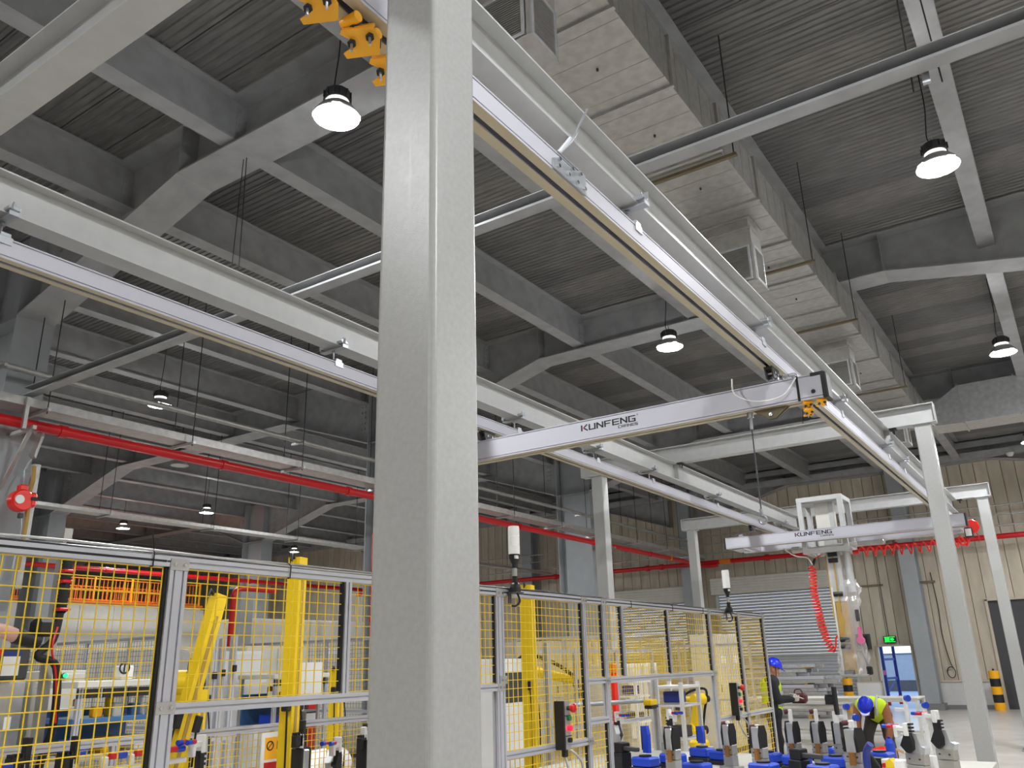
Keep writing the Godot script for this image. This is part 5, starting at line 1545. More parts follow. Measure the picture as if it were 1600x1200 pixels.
func fixtures() -> void:
	var Y := 0.96
	var t := thing("loading_table", "light grey loading table under the fixtures, bottom right", "table", Vector3(-2.35, 0, -6.75))
	bx(t, "top", M.off_white, Vector3(0, Y - 0.02, 0), Vector3(3.1, 0.04, 1.75), 0.004)
	for sx in [-1.5, 0.0, 1.5]:
		for sz in [-0.8, 0.8]:
			bx(t, "leg", M.off_white, Vector3(sx, (Y - 0.04) / 2, sz), Vector3(0.08, Y - 0.04, 0.08))
	for sz in [-0.8, 0.8]:
		bx(t, "apron", M.off_white, Vector3(0, Y - 0.09, sz), Vector3(3.0, 0.1, 0.04))
	var U := -0.45
	clamp_fixture(Vector3(-3.46, Y, -6.6), U + PI, "clamp fixture with red-blue pins beside the white crane post", 0, 1.0, 0.4)
	clamp_fixture(Vector3(-3.0, Y, -6.62), U + PI, "clamp fixture with dark-tipped pin in front of the orange stand", 0, 1.0, 0.42)
	clamp_fixture(Vector3(-2.48, Y, -6.6), U, "clamp fixture in front of the fence corner post", 1, 1.0, 0.33)
	clamp_fixture(Vector3(-2.2, Y, -6.45), U, "squat grey clamp between blue blocks, right of the fence post", 1, 1.1, 0.32)
	clamp_fixture(Vector3(-2.08, Y, -6.9), U, "clamp fixture below the standing worker", 1, 1.0, 0.4)
	clamp_fixture(Vector3(-1.9, Y, -6.95), U, "clamp fixture with maroon pin left of the black tower", 1, 1.0, 0.4)
	clamp_fixture(Vector3(-1.74, Y, -6.95), U, "clamp fixture with the tallest black locator tower", 2, 1.0, 0.56)
	clamp_fixture(Vector3(-1.52, Y, -6.4), U, "large grey clamp left of the crouching worker's box", 1, 1.3, 0.36)
	clamp_fixture(Vector3(-1.13, Y, -6.4), U, "clamp fixture with red-blue pins, second from the right", 0, 1.25, 0.36)
	clamp_fixture(Vector3(-1.0, Y, -6.75), U, "clamp fixture with red-blue pins, rightmost by the leaning post", 0, 1.2, 0.42)
	clamp_fixture(Vector3(-2.75, Y, -6.15), U, "squat grey clamp in the front row by the blue blocks", 1, 1.1, 0.31)
	var bl := [[-3.0, -6.2], [-2.9, -6.48], [-2.86, -6.98], [-2.5, -5.98], [-2.62, -6.8], [-2.07, -6.12], [-2.25, -6.78], [-2.0, -6.66], [-1.68, -6.15], [-1.72, -6.66], [-1.5, -7.05], [-1.95, -7.3]]
	var lb := ["blue block below the tall blue shield", "blue block second from the left, under the fence bay", "blue block behind the left pair, by the orange stand", "blue block in the front row, left of the squat clamp", "blue block in front of the fence post foot", "blue block in the front row under the standing worker", "blue block in the middle row right of the fence end", "blue block below the black locator tower", "frontmost blue block left of the large grey clamp", "blue block close behind the large grey clamp", "blue block at the back, near the crouching worker", "blue block at the rear table edge"]
	for i in bl.size():
		blue_block(Vector3(bl[i][0], Y, bl[i][1]), lb[i], U * 0.6, 0.95)
	for q in [[Vector3(-3.05, Y + 0.112, -6.34), "tall bright blue curved shield on the left blue block", 0.19], [Vector3(-2.95, Y + 0.112, -7.2), "smaller bright blue curved shield behind the blocks", 0.13]]:
		var sh := thing("blue_shield", q[1], "shield", q[0], U, "blue curved shields")
		var g := G.new()
		g.prism([Vector2(-0.045, q[2]), Vector2(-0.028, q[2] * 0.7), Vector2(-0.03, 0.0), Vector2(0.035, 0.0), Vector2(0.04, q[2] * 0.7), Vector2(0.025, q[2] + 0.005)], 0.03)
		gp(sh, "shell", g, M.blue)
		bx(sh, "edge", M.black, Vector3(-0.036, q[2] * 0.5, 0.0), Vector3(0.006, q[2] * 0.8, 0.034))
	for q in [[-3.22, -6.25, "stack of black blocks at the left end of the table"], [-1.85, -6.2, "stack of black blocks left of the front blue block"]]:
		var k := thing("black_stack", q[2], "fixture block", Vector3(q[0], Y, q[1]), U, "black block stacks")
		bx(k, "lower_block", M.black, Vector3(0, 0.06, 0), Vector3(0.11, 0.12, 0.1), 0.006)
		bx(k, "upper_block", M.rubber, Vector3(0.005, 0.155, 0), Vector3(0.09, 0.07, 0.09), 0.006)
		bx(k, "side_arm", M.dark_grey, Vector3(0.12, 0.15, 0.0), Vector3(0.16, 0.03, 0.04), 0.004)
	# white levers with blue knobs
	for q in [[-1.2, -7.35, 0.42, "white lever post with blue knob, left of the leaning post"], [-1.32, -7.35, 0.47, "taller white lever post with blue knob near the doorway"], [-1.6, -6.84, 0.36, "white lever with blue knob in front of the crouching worker"], [-1.72, -7.1, 0.42, "white lever with blue knob beside the black tower"]]:
		var k := thing("knob_lever", q[3], "lever", Vector3(q[0], Y, q[1]), U, "white levers with blue knobs")
		bx(k, "foot", M.galv, Vector3(0, 0.01, 0), Vector3(0.07, 0.02, 0.07))
		bx(k, "post", M.white, Vector3(0, q[2] / 2, 0), Vector3(0.03, q[2], 0.022), 0.005)
		cy(k, "knob", M.blue, Vector3(0.012, q[2] - 0.01, 0.0), Vector3(0.04, q[2] - 0.01, 0.01), 0.024, 16)
		bx(k, "cross_arm", M.white, Vector3(-0.05, q[2] * 0.8, 0), Vector3(0.1, 0.028, 0.02), 0.004)
	# yellow stops
	for q in [[-1.12, -6.2, "yellow and white stop block at the near right clamp"], [-0.98, -6.55, "yellow and white stop block at the rightmost clamp"]]:
		var k := thing("yellow_stop", q[2], "stop block", Vector3(q[0] - 0.13, Y, q[1]), U, "yellow stop blocks")
		bx(k, "foot", M.white, Vector3(0.05, 0.07, 0), Vector3(0.05, 0.14, 0.05), 0.004)
		var g := G.new()
		g.prism([Vector2(-0.04, 0.06), Vector2(0.02, 0.06), Vector2(0.025, 0.12), Vector2(0.0, 0.15), Vector2(-0.035, 0.13)], 0.045)
		gp(k, "nose", g, M.post_yellow)
	var fb := thing("fixture_button_box", "white push-button box with red button and striped tape on the table", "control box", Vector3(-1.32, Y, -6.62), U)
	bx(fb, "case", M.white, Vector3(0, 0.05, 0), Vector3(0.16, 0.1, 0.08), 0.006)
	cy(fb, "red_button", M.red, Vector3(-0.05, 0.06, 0.04), Vector3(-0.05, 0.06, 0.055), 0.016, 12)
	bx(fb, "tape_black", M.black, Vector3(-0.14, 0.05, 0), Vector3(0.1, 0.1, 0.07))
	bx(fb, "tape_yellow", M.clip_yellow, Vector3(-0.22, 0.05, 0), Vector3(0.05, 0.1, 0.07))
	tb(fb, "hose", M.rubber, smooth([Vector3(-0.3, 0.02, 0.1), Vector3(-0.25, 0.12, 0.12), Vector3(-0.12, 0.14, 0.12), Vector3(-0.02, 0.02, 0.12)], 6), 0.014, 8)
	var bc := thing("blue_paddle", "dark blue curved paddle in the front row, bottom edge", "handle", Vector3(-1.4, Y, -6.2), U)
	bx(bc, "foot", M.black, Vector3(0, 0.01, 0), Vector3(0.08, 0.02, 0.08))
	tb(bc, "paddle", M.blue_dark, smooth([Vector3(0, 0.0, 0), Vector3(-0.01, 0.1, 0), Vector3(0.0, 0.18, 0), Vector3(0.04, 0.23, 0)], 5), 0.024, 10)
	# row behind the left fence
	var lt := thing("loading_table", "low fixture table behind the left fence, bottom edge", "table", Vector3(-3.63, 0, -2.7))
	bx(lt, "top", M.off_white, Vector3(0, 1.02, 0), Vector3(0.34, 0.04, 3.4), 0.004)
	for sz in [-1.6, 0.0, 1.6]:
		bx(lt, "leg", M.off_white, Vector3(0.0, 0.5, sz), Vector3(0.08, 1.0, 0.08))
	var yl := 1.04
	for q in [[-1.9, 2, 0.48, "black locator tower fixture at the bottom left corner"], [-2.1, 2, 0.47, "black locator tower fixture left of the double upright"], [-2.7, 0, 0.44, "clamp fixture with red-black pin right of the leaning pole"], [-3.36, 2, 0.45, "black toothed fixture between the yellow posts"], [-3.6, 0, 0.36, "white bracket fixture left of the big post"], [-3.85, 2, 0.4, "black fixture half hidden by the big post"]]:
		clamp_fixture(Vector3(-3.65, yl, q[0]), 1.9, q[3], q[1], 1.0, q[2])
	for q in [[-2.33, "white bar bracket with red-blue pins, right of the pair"], [-2.5, "white bar bracket with red-blue pins next to the upright"], [-1.73, "white bar bracket with red-blue pin at the bottom left"], [-2.21, "white bar bracket with red-blue pin between black towers"]]:
		var k := thing("pin_bracket", q[1], "bracket", Vector3(-3.6, yl, q[0]), 0, "white pin brackets")
		bx(k, "upright", M.white, Vector3(0, 0.19, 0), Vector3(0.025, 0.38, 0.025), 0.004)
		bx(k, "bar", M.white, Vector3(0, 0.33, -0.05), Vector3(0.02, 0.022, 0.12), 0.004)
		cy(k, "red_collar", M.red, Vector3(0.0, 0.38, -0.02), Vector3(0.0, 0.38, -0.055), 0.014, 12)
		cy(k, "blue_tip", M.blue, Vector3(0, 0.38, -0.055), Vector3(0, 0.38, -0.095), 0.015, 12)


# ---------------------------------------------------------------- people
func blob(g: G, bones: Array, cell: float, k: float) -> void:
	# bones: [a, b, ra, rb]; smooth union of tapered capsules, meshed as surface nets
	var lo := Vector3.ONE * 1e9
	var hi := -lo
	for b in bones:
		var r: float = maxf(b[2], b[3]) + k + cell * 2.5
		for p in [b[0], b[1]]:
			lo = lo.min(p - Vector3.ONE * r)
			hi = hi.max(p + Vector3.ONE * r)
	var n := Vector3i(((hi - lo) / cell).ceil()) + Vector3i.ONE
	var sx := n.x
	var sxy := n.x * n.y
	var f := PackedFloat32Array()
	f.resize(n.x * n.y * n.z)
	f.fill(1.0)
	for b in bones:
		var a: Vector3 = b[0]
		var d: Vector3 = b[1] - a
		var dd := maxf(d.length_squared(), 1e-9)
		var ra: float = b[2]
		var dr: float = b[3] - ra
		var r := maxf(b[2], b[3]) + k + cell * 2.0
		var q0 := Vector3i(((a.min(b[1]) - Vector3.ONE * r - lo) / cell).floor()).clamp(Vector3i.ZERO, n - Vector3i.ONE)
		var q1 := Vector3i(((a.max(b[1]) + Vector3.ONE * r - lo) / cell).ceil()).clamp(Vector3i.ZERO, n - Vector3i.ONE)
		for z in range(q0.z, q1.z + 1):
			for y in range(q0.y, q1.y + 1):
				var i := z * sxy + y * sx + q0.x
				var p := Vector3(lo.x + q0.x * cell, lo.y + y * cell, lo.z + z * cell) - a
				for x in range(q0.x, q1.x + 1):
					var t := clampf(p.dot(d) / dd, 0.0, 1.0)
					var v := (p - d * t).length() - ra - dr * t
					var o := f[i]
					var h := maxf(k - absf(v - o), 0.0) / k
					f[i] = minf(v, o) - h * h * k * 0.25
					i += 1
					p.x += cell
	var idx := {}
	var vs := PackedVector3Array()
	var ns := PackedVector3Array()
	var off := [0, 1, sx, sx + 1, sxy, sxy + 1, sxy + sx, sxy + sx + 1]
	var edges := [[0, 1], [2, 3], [4, 5], [6, 7], [0, 2], [1, 3], [4, 6], [5, 7], [0, 4], [1, 5], [2, 6], [3, 7]]
	for z in n.z - 1:
		for y in n.y - 1:
			var i := z * sxy + y * sx
			for x in n.x - 1:
				var c := i + x
				var s0 := f[c] < 0.0
				if s0 == (f[c + 1] < 0.0) and s0 == (f[c + sx] < 0.0) and s0 == (f[c + sx + 1] < 0.0) and s0 == (f[c + sxy] < 0.0) and s0 == (f[c + sxy + 1] < 0.0) and s0 == (f[c + sxy + sx] < 0.0) and s0 == (f[c + sxy + sx + 1] < 0.0):
					continue
				var m := Vector3.ZERO
				var cnt := 0
				for e in edges:
					var v0 := f[c + off[e[0]]]
					var v1 := f[c + off[e[1]]]
					if (v0 < 0.0) != (v1 < 0.0):
						var t := v0 / (v0 - v1)
						var p0 := Vector3(e[0] & 1, (e[0] >> 1) & 1, e[0] >> 2)
						var p1 := Vector3(e[1] & 1, (e[1] >> 1) & 1, e[1] >> 2)
						m += p0.lerp(p1, t)
						cnt += 1
				m /= cnt
				idx[c] = vs.size()
				vs.append(lo + (Vector3(x, y, z) + m) * cell)
				ns.append(Vector3(f[c + 1] - f[c] + f[c + sx + 1] - f[c + sx] + f[c + sxy + 1] - f[c + sxy], f[c + sx] - f[c] + f[c + sx + 1] - f[c + 1] + f[c + sxy + sx] - f[c + sxy], f[c + sxy] - f[c] + f[c + sxy + 1] - f[c + 1] + f[c + sxy + sx] - f[c + sx]).normalized())
	for c in idx:
		for ax in 3:
			var st: int = [1, sx, sxy][ax]
			var s1: int = [sx, sxy, 1][ax]
			var s2: int = [sxy, 1, sx][ax]
			if (f[c] < 0.0) == (f[c + st] < 0.0):
				continue
			if not (idx.has(c - s1) and idx.has(c - s2) and idx.has(c - s1 - s2)):
				continue
			var a: int = idx[c]
			var b: int = idx[c - s1]
			var d: int = idx[c - s1 - s2]
			var e: int = idx[c - s2]
			if f[c] < 0.0:
				g.squad(vs[a], vs[b], vs[d], vs[e], ns[a], ns[b], ns[d], ns[e])
			else:
				g.squad(vs[a], vs[e], vs[d], vs[b], ns[a], ns[e], ns[d], ns[b])

func hand_bones(w: Vector3, dir: Vector3, palm_n: Vector3, side: float, curl: float) -> Array:
	# a palm and five bent fingers starting at the wrist w
	var d := dir.normalized()
	var n := (palm_n - d * palm_n.dot(d)).normalized()
	var s := d.cross(n) * side
	var out := []
	for i in 4:
		var o := (i - 1.5) * 0.021
		var base := w + d * 0.085 + s * o
		out.append([w + s * o * 0.6 + d * 0.01, base, 0.016, 0.013])
		var l: float = [0.07, 0.08, 0.075, 0.058][i]
		var k1 := base + (d * cos(curl * 0.5) + n * sin(curl * 0.5)) * l * 0.5
		var k2 := k1 + (d * cos(curl * 1.3) + n * sin(curl * 1.3)) * l * 0.5
		out.append([base, k1, 0.0105, 0.0095])
		out.append([k1, k2, 0.0095, 0.008])
	var tb0 := w + d * 0.025 - s * 0.03
	var tb1 := tb0 + (d * 0.6 - s * 0.6 + n * 0.4).normalized() * 0.045
	out.append([w + d * 0.02, tb0, 0.016, 0.013])
	out.append([tb0, tb1, 0.013, 0.011])
	out.append([tb1, tb1 + (d * 0.8 + n * 0.5).normalized() * 0.035, 0.011, 0.009])
	return out

func head_bones(c: Vector3, fwd: Vector3, up: Vector3) -> Array:
	var f := fwd.normalized()
	var s := up.cross(f).normalized()
	var u := f.cross(s)
	var o := [[c + u * 0.03 - f * 0.02, c + u * 0.03 + f * 0.015, 0.083, 0.08], [c - u * 0.03 + f * 0.02, c - u * 0.085 + f * 0.055, 0.062, 0.04]]
	o.append([c + u * 0.01 + f * 0.088, c - u * 0.03 + f * 0.105, 0.011, 0.016])
	for e in [-1.0, 1.0]:
		o.append([c - u * 0.015 + s * 0.078 * e - f * 0.01, c + u * 0.02 + s * 0.083 * e - f * 0.015, 0.014, 0.016])
		o.append([c + u * 0.03 + f * 0.085 + s * e * 0.03, c + u * 0.03 + f * 0.085 + s * e * 0.045, 0.009, 0.008])
	o.append([c - u * 0.058 + f * 0.088 - s * 0.018, c - u * 0.058 + f * 0.088 + s * 0.018, 0.009, 0.009])
	return o

func helmet(t: Node3D, c: Vector3, fwd: Vector3, up: Vector3) -> void:
	var f := fwd.normalized()
	var s := up.cross(f).normalized()
	var u := f.cross(s)
	var b := Basis(s, u, f)
	var h := Node3D.new()
	put(h, "safety_helmet", t)
	h.transform = Transform3D(b, c)
	var g := G.new()
	var prof_ := []
	for i in 9:
		var a := PI / 2 * i / 8.0
		prof_.append([0.125 * cos(a), 0.03 + 0.125 * sin(a)])
	g.lathe(prof_, 22, Transform3D(Basis.from_scale(Vector3(0.93, 1, 1.12)), Vector3.ZERO))
	g.lathe([[0.128, 0.022], [0.14, 0.024], [0.14, 0.03], [0.124, 0.034]], 22, Transform3D(Basis.from_scale(Vector3(0.93, 1, 1.12)), Vector3.ZERO))
	gp(h, "shell", g, M.helmet_blue)
	g = G.new()
	g.prism([Vector2(-0.09, 0.1), Vector2(0.09, 0.1), Vector2(0.06, 0.19), Vector2(0.0, 0.205), Vector2(-0.06, 0.19)], 0.008, Transform3D(Basis(Vector3.RIGHT, Vector3(0, -0.15, 1).normalized(), Vector3(0, -1, -0.15).normalized()), Vector3(0, 0.035, 0)))
	gp(h, "peak", g, M.helmet_blue)
	g = G.new()
	for x in [-0.03, 0.0, 0.03]:
		g.tube([Vector3(x, 0.11, 0.1), Vector3(x, 0.15, 0.05), Vector3(x, 0.158, 0.0), Vector3(x, 0.15, -0.05), Vector3(x, 0.11, -0.1)], 0.006, 6)
	gp(h, "crown_ridge", g, M.helmet_blue)
	tb(h, "chin_strap", M.black, smooth([Vector3(0.085, 0.02, 0.02), Vector3(0.075, -0.06, 0.05), Vector3(0.03, -0.12, 0.07), Vector3(-0.03, -0.12, 0.07), Vector3(-0.075, -0.06, 0.05), Vector3(-0.085, 0.02, 0.02)], 4), 0.006, 5)

func worker_standing() -> void:
	var t := thing("person", "standing person in yellow-green vest and blue helmet, looking down at held papers", "person", Vector3(-4.52, 0, -14.1), deg_to_rad(118), "people in the hall")
	# faces local +z
	var P := {"hip": Vector3(0, 0.92, 0), "chest": Vector3(0, 1.3, 0.02), "neck": Vector3(0, 1.43, 0.02), "head": Vector3(0, 1.545, 0.07)}
	var body := [[P.hip + Vector3(-0.07, 0, 0), P.hip + Vector3(0.07, 0, 0), 0.115, 0.115], [P.hip, Vector3(0, 1.08, 0), 0.125, 0.115], [Vector3(0, 1.08, 0), P.chest, 0.12, 0.135], [P.chest + Vector3(-0.1, 0.06, 0), P.chest + Vector3(0.1, 0.06, 0), 0.1, 0.1], [P.chest + Vector3(0, 0.08, 0), P.neck + Vector3(0, 0.04, 0.01), 0.07, 0.055]]
	var arms := []
	var hands := []
	for s in [-1.0, 1.0]:
		var sh := Vector3(s * 0.19, 1.36, 0.01)
		var el := Vector3(s * 0.22, 1.1, 0.06)
		var wr := Vector3(s * 0.1, 1.1, 0.3)
		arms.append([sh, el, 0.06, 0.048])
		arms.append([el, wr, 0.046, 0.034])
		hands.append([wr, (Vector3(-s * 0.15, 0.05, 1)), Vector3(-s, 0.4, 0)])
	var legs := []
	for s in [-1.0, 1.0]:
		var hp := Vector3(s * 0.09, 0.88, 0)
		var kn := Vector3(s * 0.1, 0.48, 0.02 + 0.03 * s)
		var an := Vector3(s * 0.11, 0.09, -0.02 + 0.06 * s)
		legs.append([hp, kn, 0.09, 0.062])
		legs.append([kn, an, 0.06, 0.042])
		legs.append([an + Vector3(0, -0.04, -0.03), an + Vector3(0, -0.055, 0.14), 0.04, 0.034])
	person_meshes(t, body, arms, legs, hands, P.head, Vector3(0.0, -0.35, 1), Vector3(0, 1, 0.3), M.cloth_black, M.cloth_black, M.glove, 1.0)
	vest(t, [[Vector3(0, 0.98, 0), Vector3(0, 1.3, 0.01), 0.15, 0.165], [Vector3(-0.11, 1.33, 0.01), Vector3(0.11, 1.33, 0.01), 0.1, 0.1], [Vector3(-0.05, 0.98, 0), Vector3(0.05, 0.98, 0), 0.135, 0.135]], [[1.02, 0.176], [1.2, 0.187]])
	bx(t, "held_papers", M.white, Vector3(0.0, 1.14, 0.4), Vector3(0.15, 0.01, 0.2), 0.0, Basis(Vector3.RIGHT, 0.4))
	bx(t, "belt_bag", M.black, Vector3(-0.16, 0.98, -0.02), Vector3(0.08, 0.2, 0.16), 0.02)

func person_meshes(t: Node3D, body: Array, arms: Array, legs: Array, hands: Array, hc: Vector3, hf: Vector3, hu: Vector3, shirt: Material, trousers: Material, glove: Material, sleeve: float) -> void:
	var g := G.new()
	var all := body.duplicate()
	all.append_array(arms)
	all.append_array(legs)
	blob(g, all, 0.018, 0.045)
	blob(g, head_bones(hc, hf, hu) + [[hc - hf.normalized() * 0.02, body[4][1], 0.05, 0.055]], 0.009, 0.02)
	gp(t, "body", g, M.skin)
	g = G.new()
	for i in hands.size():
		blob(g, hand_bones(hands[i][0], hands[i][1], hands[i][2], -1.0 if i == 0 else 1.0, 0.9), 0.0055, 0.008)
	gp(t, "gloves", g, glove)
	g = G.new()
	var tops := []
	for b in body + arms:
		tops.append([b[0], b[1], b[2] + 0.014, b[3] + 0.014])
	tops[4] = [body[4][0], body[4][0].lerp(body[4][1], 0.4), body[4][2] + 0.012, body[4][3] + 0.012]
	blob(g, tops, 0.018, 0.04)
	gp(t, "shirt", g, shirt)
	g = G.new()
	var lg := [[body[0][0], body[0][1], body[0][2] + 0.018, body[0][3] + 0.018]]
	for i in legs.size():
		var b: Array = legs[i]
		if i % 3 < 2:
			lg.append([b[0], b[1], b[2] + 0.018, b[3] + 0.022])
	blob(g, lg, 0.018, 0.04)
	gp(t, "trousers", g, trousers)
	g = G.new()
	for i in [2, 5]:
		blob(g, [[legs[i][0], legs[i][1], legs[i][2] + 0.01, legs[i][3] + 0.01], [legs[i][0] + Vector3(0, 0.05, 0), legs[i][0], 0.05, 0.05]], 0.014, 0.02)
	gp(t, "shoes", g, M.black)
	helmet(t, hc + hf.normalized().cross(hu.cross(hf).normalized()) * 0.035, hf, hu)

func vest(t: Node3D, bones: Array, bands: Array) -> void:
	var g := G.new()
	blob(g, bones, 0.016, 0.05)
	var v := gp(t, "safety_vest", g, M.vest)
	for b in bands:
		g = G.new()
		g.lathe([[b[1], -0.025], [b[1] + 0.004, -0.025], [b[1] + 0.004, 0.025], [b[1], 0.025]], 24, Transform3D(Basis.IDENTITY, Vector3(0, b[0], 0)))
		gp(v, "reflective_band", g, M.silver_tape)

func worker_bending() -> void:
	var t := thing("person", "bending person in yellow-green vest and blue helmet, reaching down to a box", "person", Vector3(-3.42, 0, -16.2), deg_to_rad(-2), "people in the hall")
	var hip := Vector3(0, 0.74, -0.22)
	var chest := Vector3(0, 0.9, 0.16)
	var neck := Vector3(0, 0.9, 0.3)
	var head := Vector3(-0.02, 0.9, 0.43)
	var dir := (chest - hip).normalized()
	var body := [[hip + Vector3(-0.08, 0, 0), hip + Vector3(0.08, 0, 0), 0.12, 0.12], [hip, hip.lerp(chest, 0.5), 0.13, 0.13], [hip.lerp(chest, 0.5), chest, 0.13, 0.14], [chest + Vector3(-0.12, 0.01, 0.03), chest + Vector3(0.12, 0.01, 0.03), 0.1, 0.1], [chest, neck, 0.07, 0.055]]
	var arms := []
	var hands := []
	for s in [-1.0, 1.0]:
		var sh := Vector3(s * 0.22, 0.88, 0.2)
		var el := Vector3(s * 0.27, 0.6, 0.24)
		var wr := Vector3(s * 0.22, 0.37, 0.3)
		arms.append([sh, el, 0.062, 0.05])
		arms.append([el, wr, 0.047, 0.036])
		hands.append([wr, Vector3(-s * 0.1, -1, 0.15), Vector3(-s, 0, -0.2)])
	var legs := []
	for s in [-1.0, 1.0]:
		var hp := Vector3(s * 0.1, 0.72, -0.2)
		var kn := Vector3(s * 0.17, 0.42, 0.02)
		var an := Vector3(s * 0.18, 0.09, -0.12)
		legs.append([hp, kn, 0.095, 0.066])
		legs.append([kn, an, 0.062, 0.045])
		legs.append([an + Vector3(0, -0.04, -0.03), an + Vector3(s * 0.02, -0.055, 0.15), 0.04, 0.034])
	person_meshes(t, body, arms, legs, hands, head, Vector3(0, -0.75, 0.65), Vector3(0, 0.65, 0.75), M.cloth_brown, M.cloth_grey, M.glove_dark, 1.0)
	var g := G.new()
	blob(g, [[hip.lerp(chest, 0.15), chest, 0.155, 0.17], [chest + Vector3(-0.15, 0.02, 0.05), chest + Vector3(0.15, 0.02, 0.05), 0.11, 0.11], [chest + Vector3(-0.1, -0.06, 0.08), chest + Vector3(0.1, -0.06, 0.08), 0.09, 0.09]], 0.016, 0.05)
	var v := gp(t, "safety_vest", g, M.vest)
	for s in [-1.0, 1.0]:
		g = G.new()
		g.tube(smooth([chest + Vector3(s * 0.1, -0.14, 0.15), chest + Vector3(s * 0.115, -0.02, 0.19), chest + Vector3(s * 0.12, 0.1, 0.12), chest + Vector3(s * 0.11, 0.16, -0.03), hip + Vector3(s * 0.1, 0.165, 0.1)], 5), 0.022, 8)
		gp(v, "reflective_band", g, M.silver_tape)
	g = G.new()
	g.prism([Vector2(-0.05, -0.13), Vector2(0.05, -0.13), Vector2(0.085, 0.06), Vector2(-0.085, 0.06)], 0.03, Transform3D(Basis(Vector3.RIGHT, 0.15), chest + Vector3(0, -0.06, 0.165)))
	gp(v, "vest_opening", g, M.cloth_black)

# ---------------------------------------------------------------- floor and wall items
func yard_and_wall_items() -> void:
	worker_standing()
	worker_bending()
	# boxes in front of the bending worker
	var cbx := thing("cardboard_box", "open brown cardboard box with orange rags at the worker's hands", "box", Vector3(-3.3, 0, -15.55), 0.2)
	for s in [-1.0, 1.0]:
		bx(cbx, "side", M.card, Vector3(s * 0.25, 0.13, 0), Vector3(0.01, 0.26, 0.4))
		bx(cbx, "side", M.card, Vector3(0, 0.13, s * 0.2), Vector3(0.5, 0.26, 0.01))
		bx(cbx, "flap", M.card, Vector3(s * 0.3, 0.25, 0), Vector3(0.12, 0.008, 0.38), 0.0, Basis(Vector3(0, 0, 1), -s * 0.4))
	bx(cbx, "bottom", M.card, Vector3(0, 0.006, 0), Vector3(0.5, 0.012, 0.4))
	var rag := G.new()
	blob(rag, [[Vector3(-0.15, 0.2, 0), Vector3(0.05, 0.24, 0.05), 0.07, 0.08], [Vector3(0.0, 0.22, -0.08), Vector3(0.12, 0.26, 0.02), 0.06, 0.05], [Vector3(-0.1, 0.24, 0.08), Vector3(0.1, 0.2, 0.1), 0.05, 0.06]], 0.02, 0.05)
	gp(cbx, "rags", rag, M.hose_red)
	var kb := thing("carton", "tall tan carton right of the bending person", "box", Vector3(-2.82, 0, -15.75))
	bx(kb, "body", M.card, Vector3(0, 0.23, 0), Vector3(0.2, 0.46, 0.2), 0.004)
	bx(kb, "orange_lid", M.hose_red, Vector3(0, 0.47, 0), Vector3(0.14, 0.025, 0.14), 0.006)
	var bc := thing("blue_canister", "bright blue rounded canister beside the tan carton", "canister", Vector3(-3.05, 0, -15.15))
	var lg := G.new()
	lg.lathe([[0.0, 0.0], [0.06, 0.0], [0.07, 0.02], [0.07, 0.4], [0.05, 0.46], [0.0, 0.48]], 20)
	gp(bc, "body", lg, M.blue)
	cy(bc, "cap", M.blue_dark, Vector3(0, 0.475, 0), Vector3(0, 0.5, 0), 0.025, 14)
	# white work tables behind the fixtures
	for q in [[Vector3(-4.7, 0, -17.2), 1.3, 0.8, "white frame work table behind the standing person"], [Vector3(-5.0, 0, -19.6), 3.6, 0.9, "long white work table in front of the pipe stack"]]:
		var t := thing("work_table", q[3], "table", q[0], 0, "white work tables")
		bx(t, "top", M.galv if q[1] < 2.0 else M.off_white, Vector3(0, 0.88, 0), Vector3(q[1], 0.03, q[2]), 0.004)
		for sx in [-1.0, 1.0]:
			for sz in [-1.0, 1.0]:
				bx(t, "leg", M.off_white, Vector3(sx * (q[1] / 2 - 0.03), 0.43, sz * (q[2] / 2 - 0.03)), Vector3(0.05, 0.86, 0.05))
			bx(t, "side_rail", M.off_white, Vector3(sx * (q[1] / 2 - 0.03), 0.2, 0), Vector3(0.04, 0.04, q[2] - 0.1))
			bx(t, "apron", M.off_white, Vector3(0, 0.84, sx * (q[2] / 2 - 0.03)), Vector3(q[1] - 0.1, 0.05, 0.04))
			bx(t, "long_rail", M.off_white, Vector3(0, 0.2, sx * (q[2] / 2 - 0.03)), Vector3(q[1] - 0.1, 0.04, 0.04))
	var bag := thing("tool_bag", "dark maroon tool bag on the white table next to the standing person", "bag", Vector3(-4.95, 0.895, -17.1))
	bx(bag, "body", M.maroon, Vector3(0, 0.09, 0), Vector3(0.3, 0.18, 0.2), 0.04)
	tb(bag, "handle", M.maroon, smooth([Vector3(-0.08, 0.17, 0), Vector3(-0.05, 0.24, 0), Vector3(0.05, 0.24, 0), Vector3(0.08, 0.17, 0)], 4), 0.012)
	# stack of aluminium sections before the shutter
	var y := 0.1
	var rows := 0
	for i in 13:
		var n := 5
		for k in n:
			var l := 5.6 - 0.9 * rng.randf() - (1.0 if i > 9 else 0.0)
			var w := 0.13
			var lab := "bundled silver metal section in the pile before the roller shutter"
			var p := thing("metal_section", lab, "metal section", Vector3(-9.5 + rng.randf_range(-0.3, 0.3), y, -27.2 + k * 0.16), 0, "metal sections stacked before the shutter")
			bx(p, "bar", [M.galv_bright, M.galv, M.fence_alu][rng.randi() % 3], Vector3(0, 0.05, 0), Vector3(l, 0.095, w), 0.006)
		y += 0.1
		if i % 4 == 3:
			for k in 3:
				var sp := thing("timber_batten", "timber batten between layers of the silver pile", "batten", Vector3(-11.2 + k * 1.9, y, -26.88), 0, "timber battens in the pile")
				bx(sp, "batten", M.wood, Vector3(0, 0.02, 0), Vector3(0.08, 0.04, 0.8))
			y += 0.04
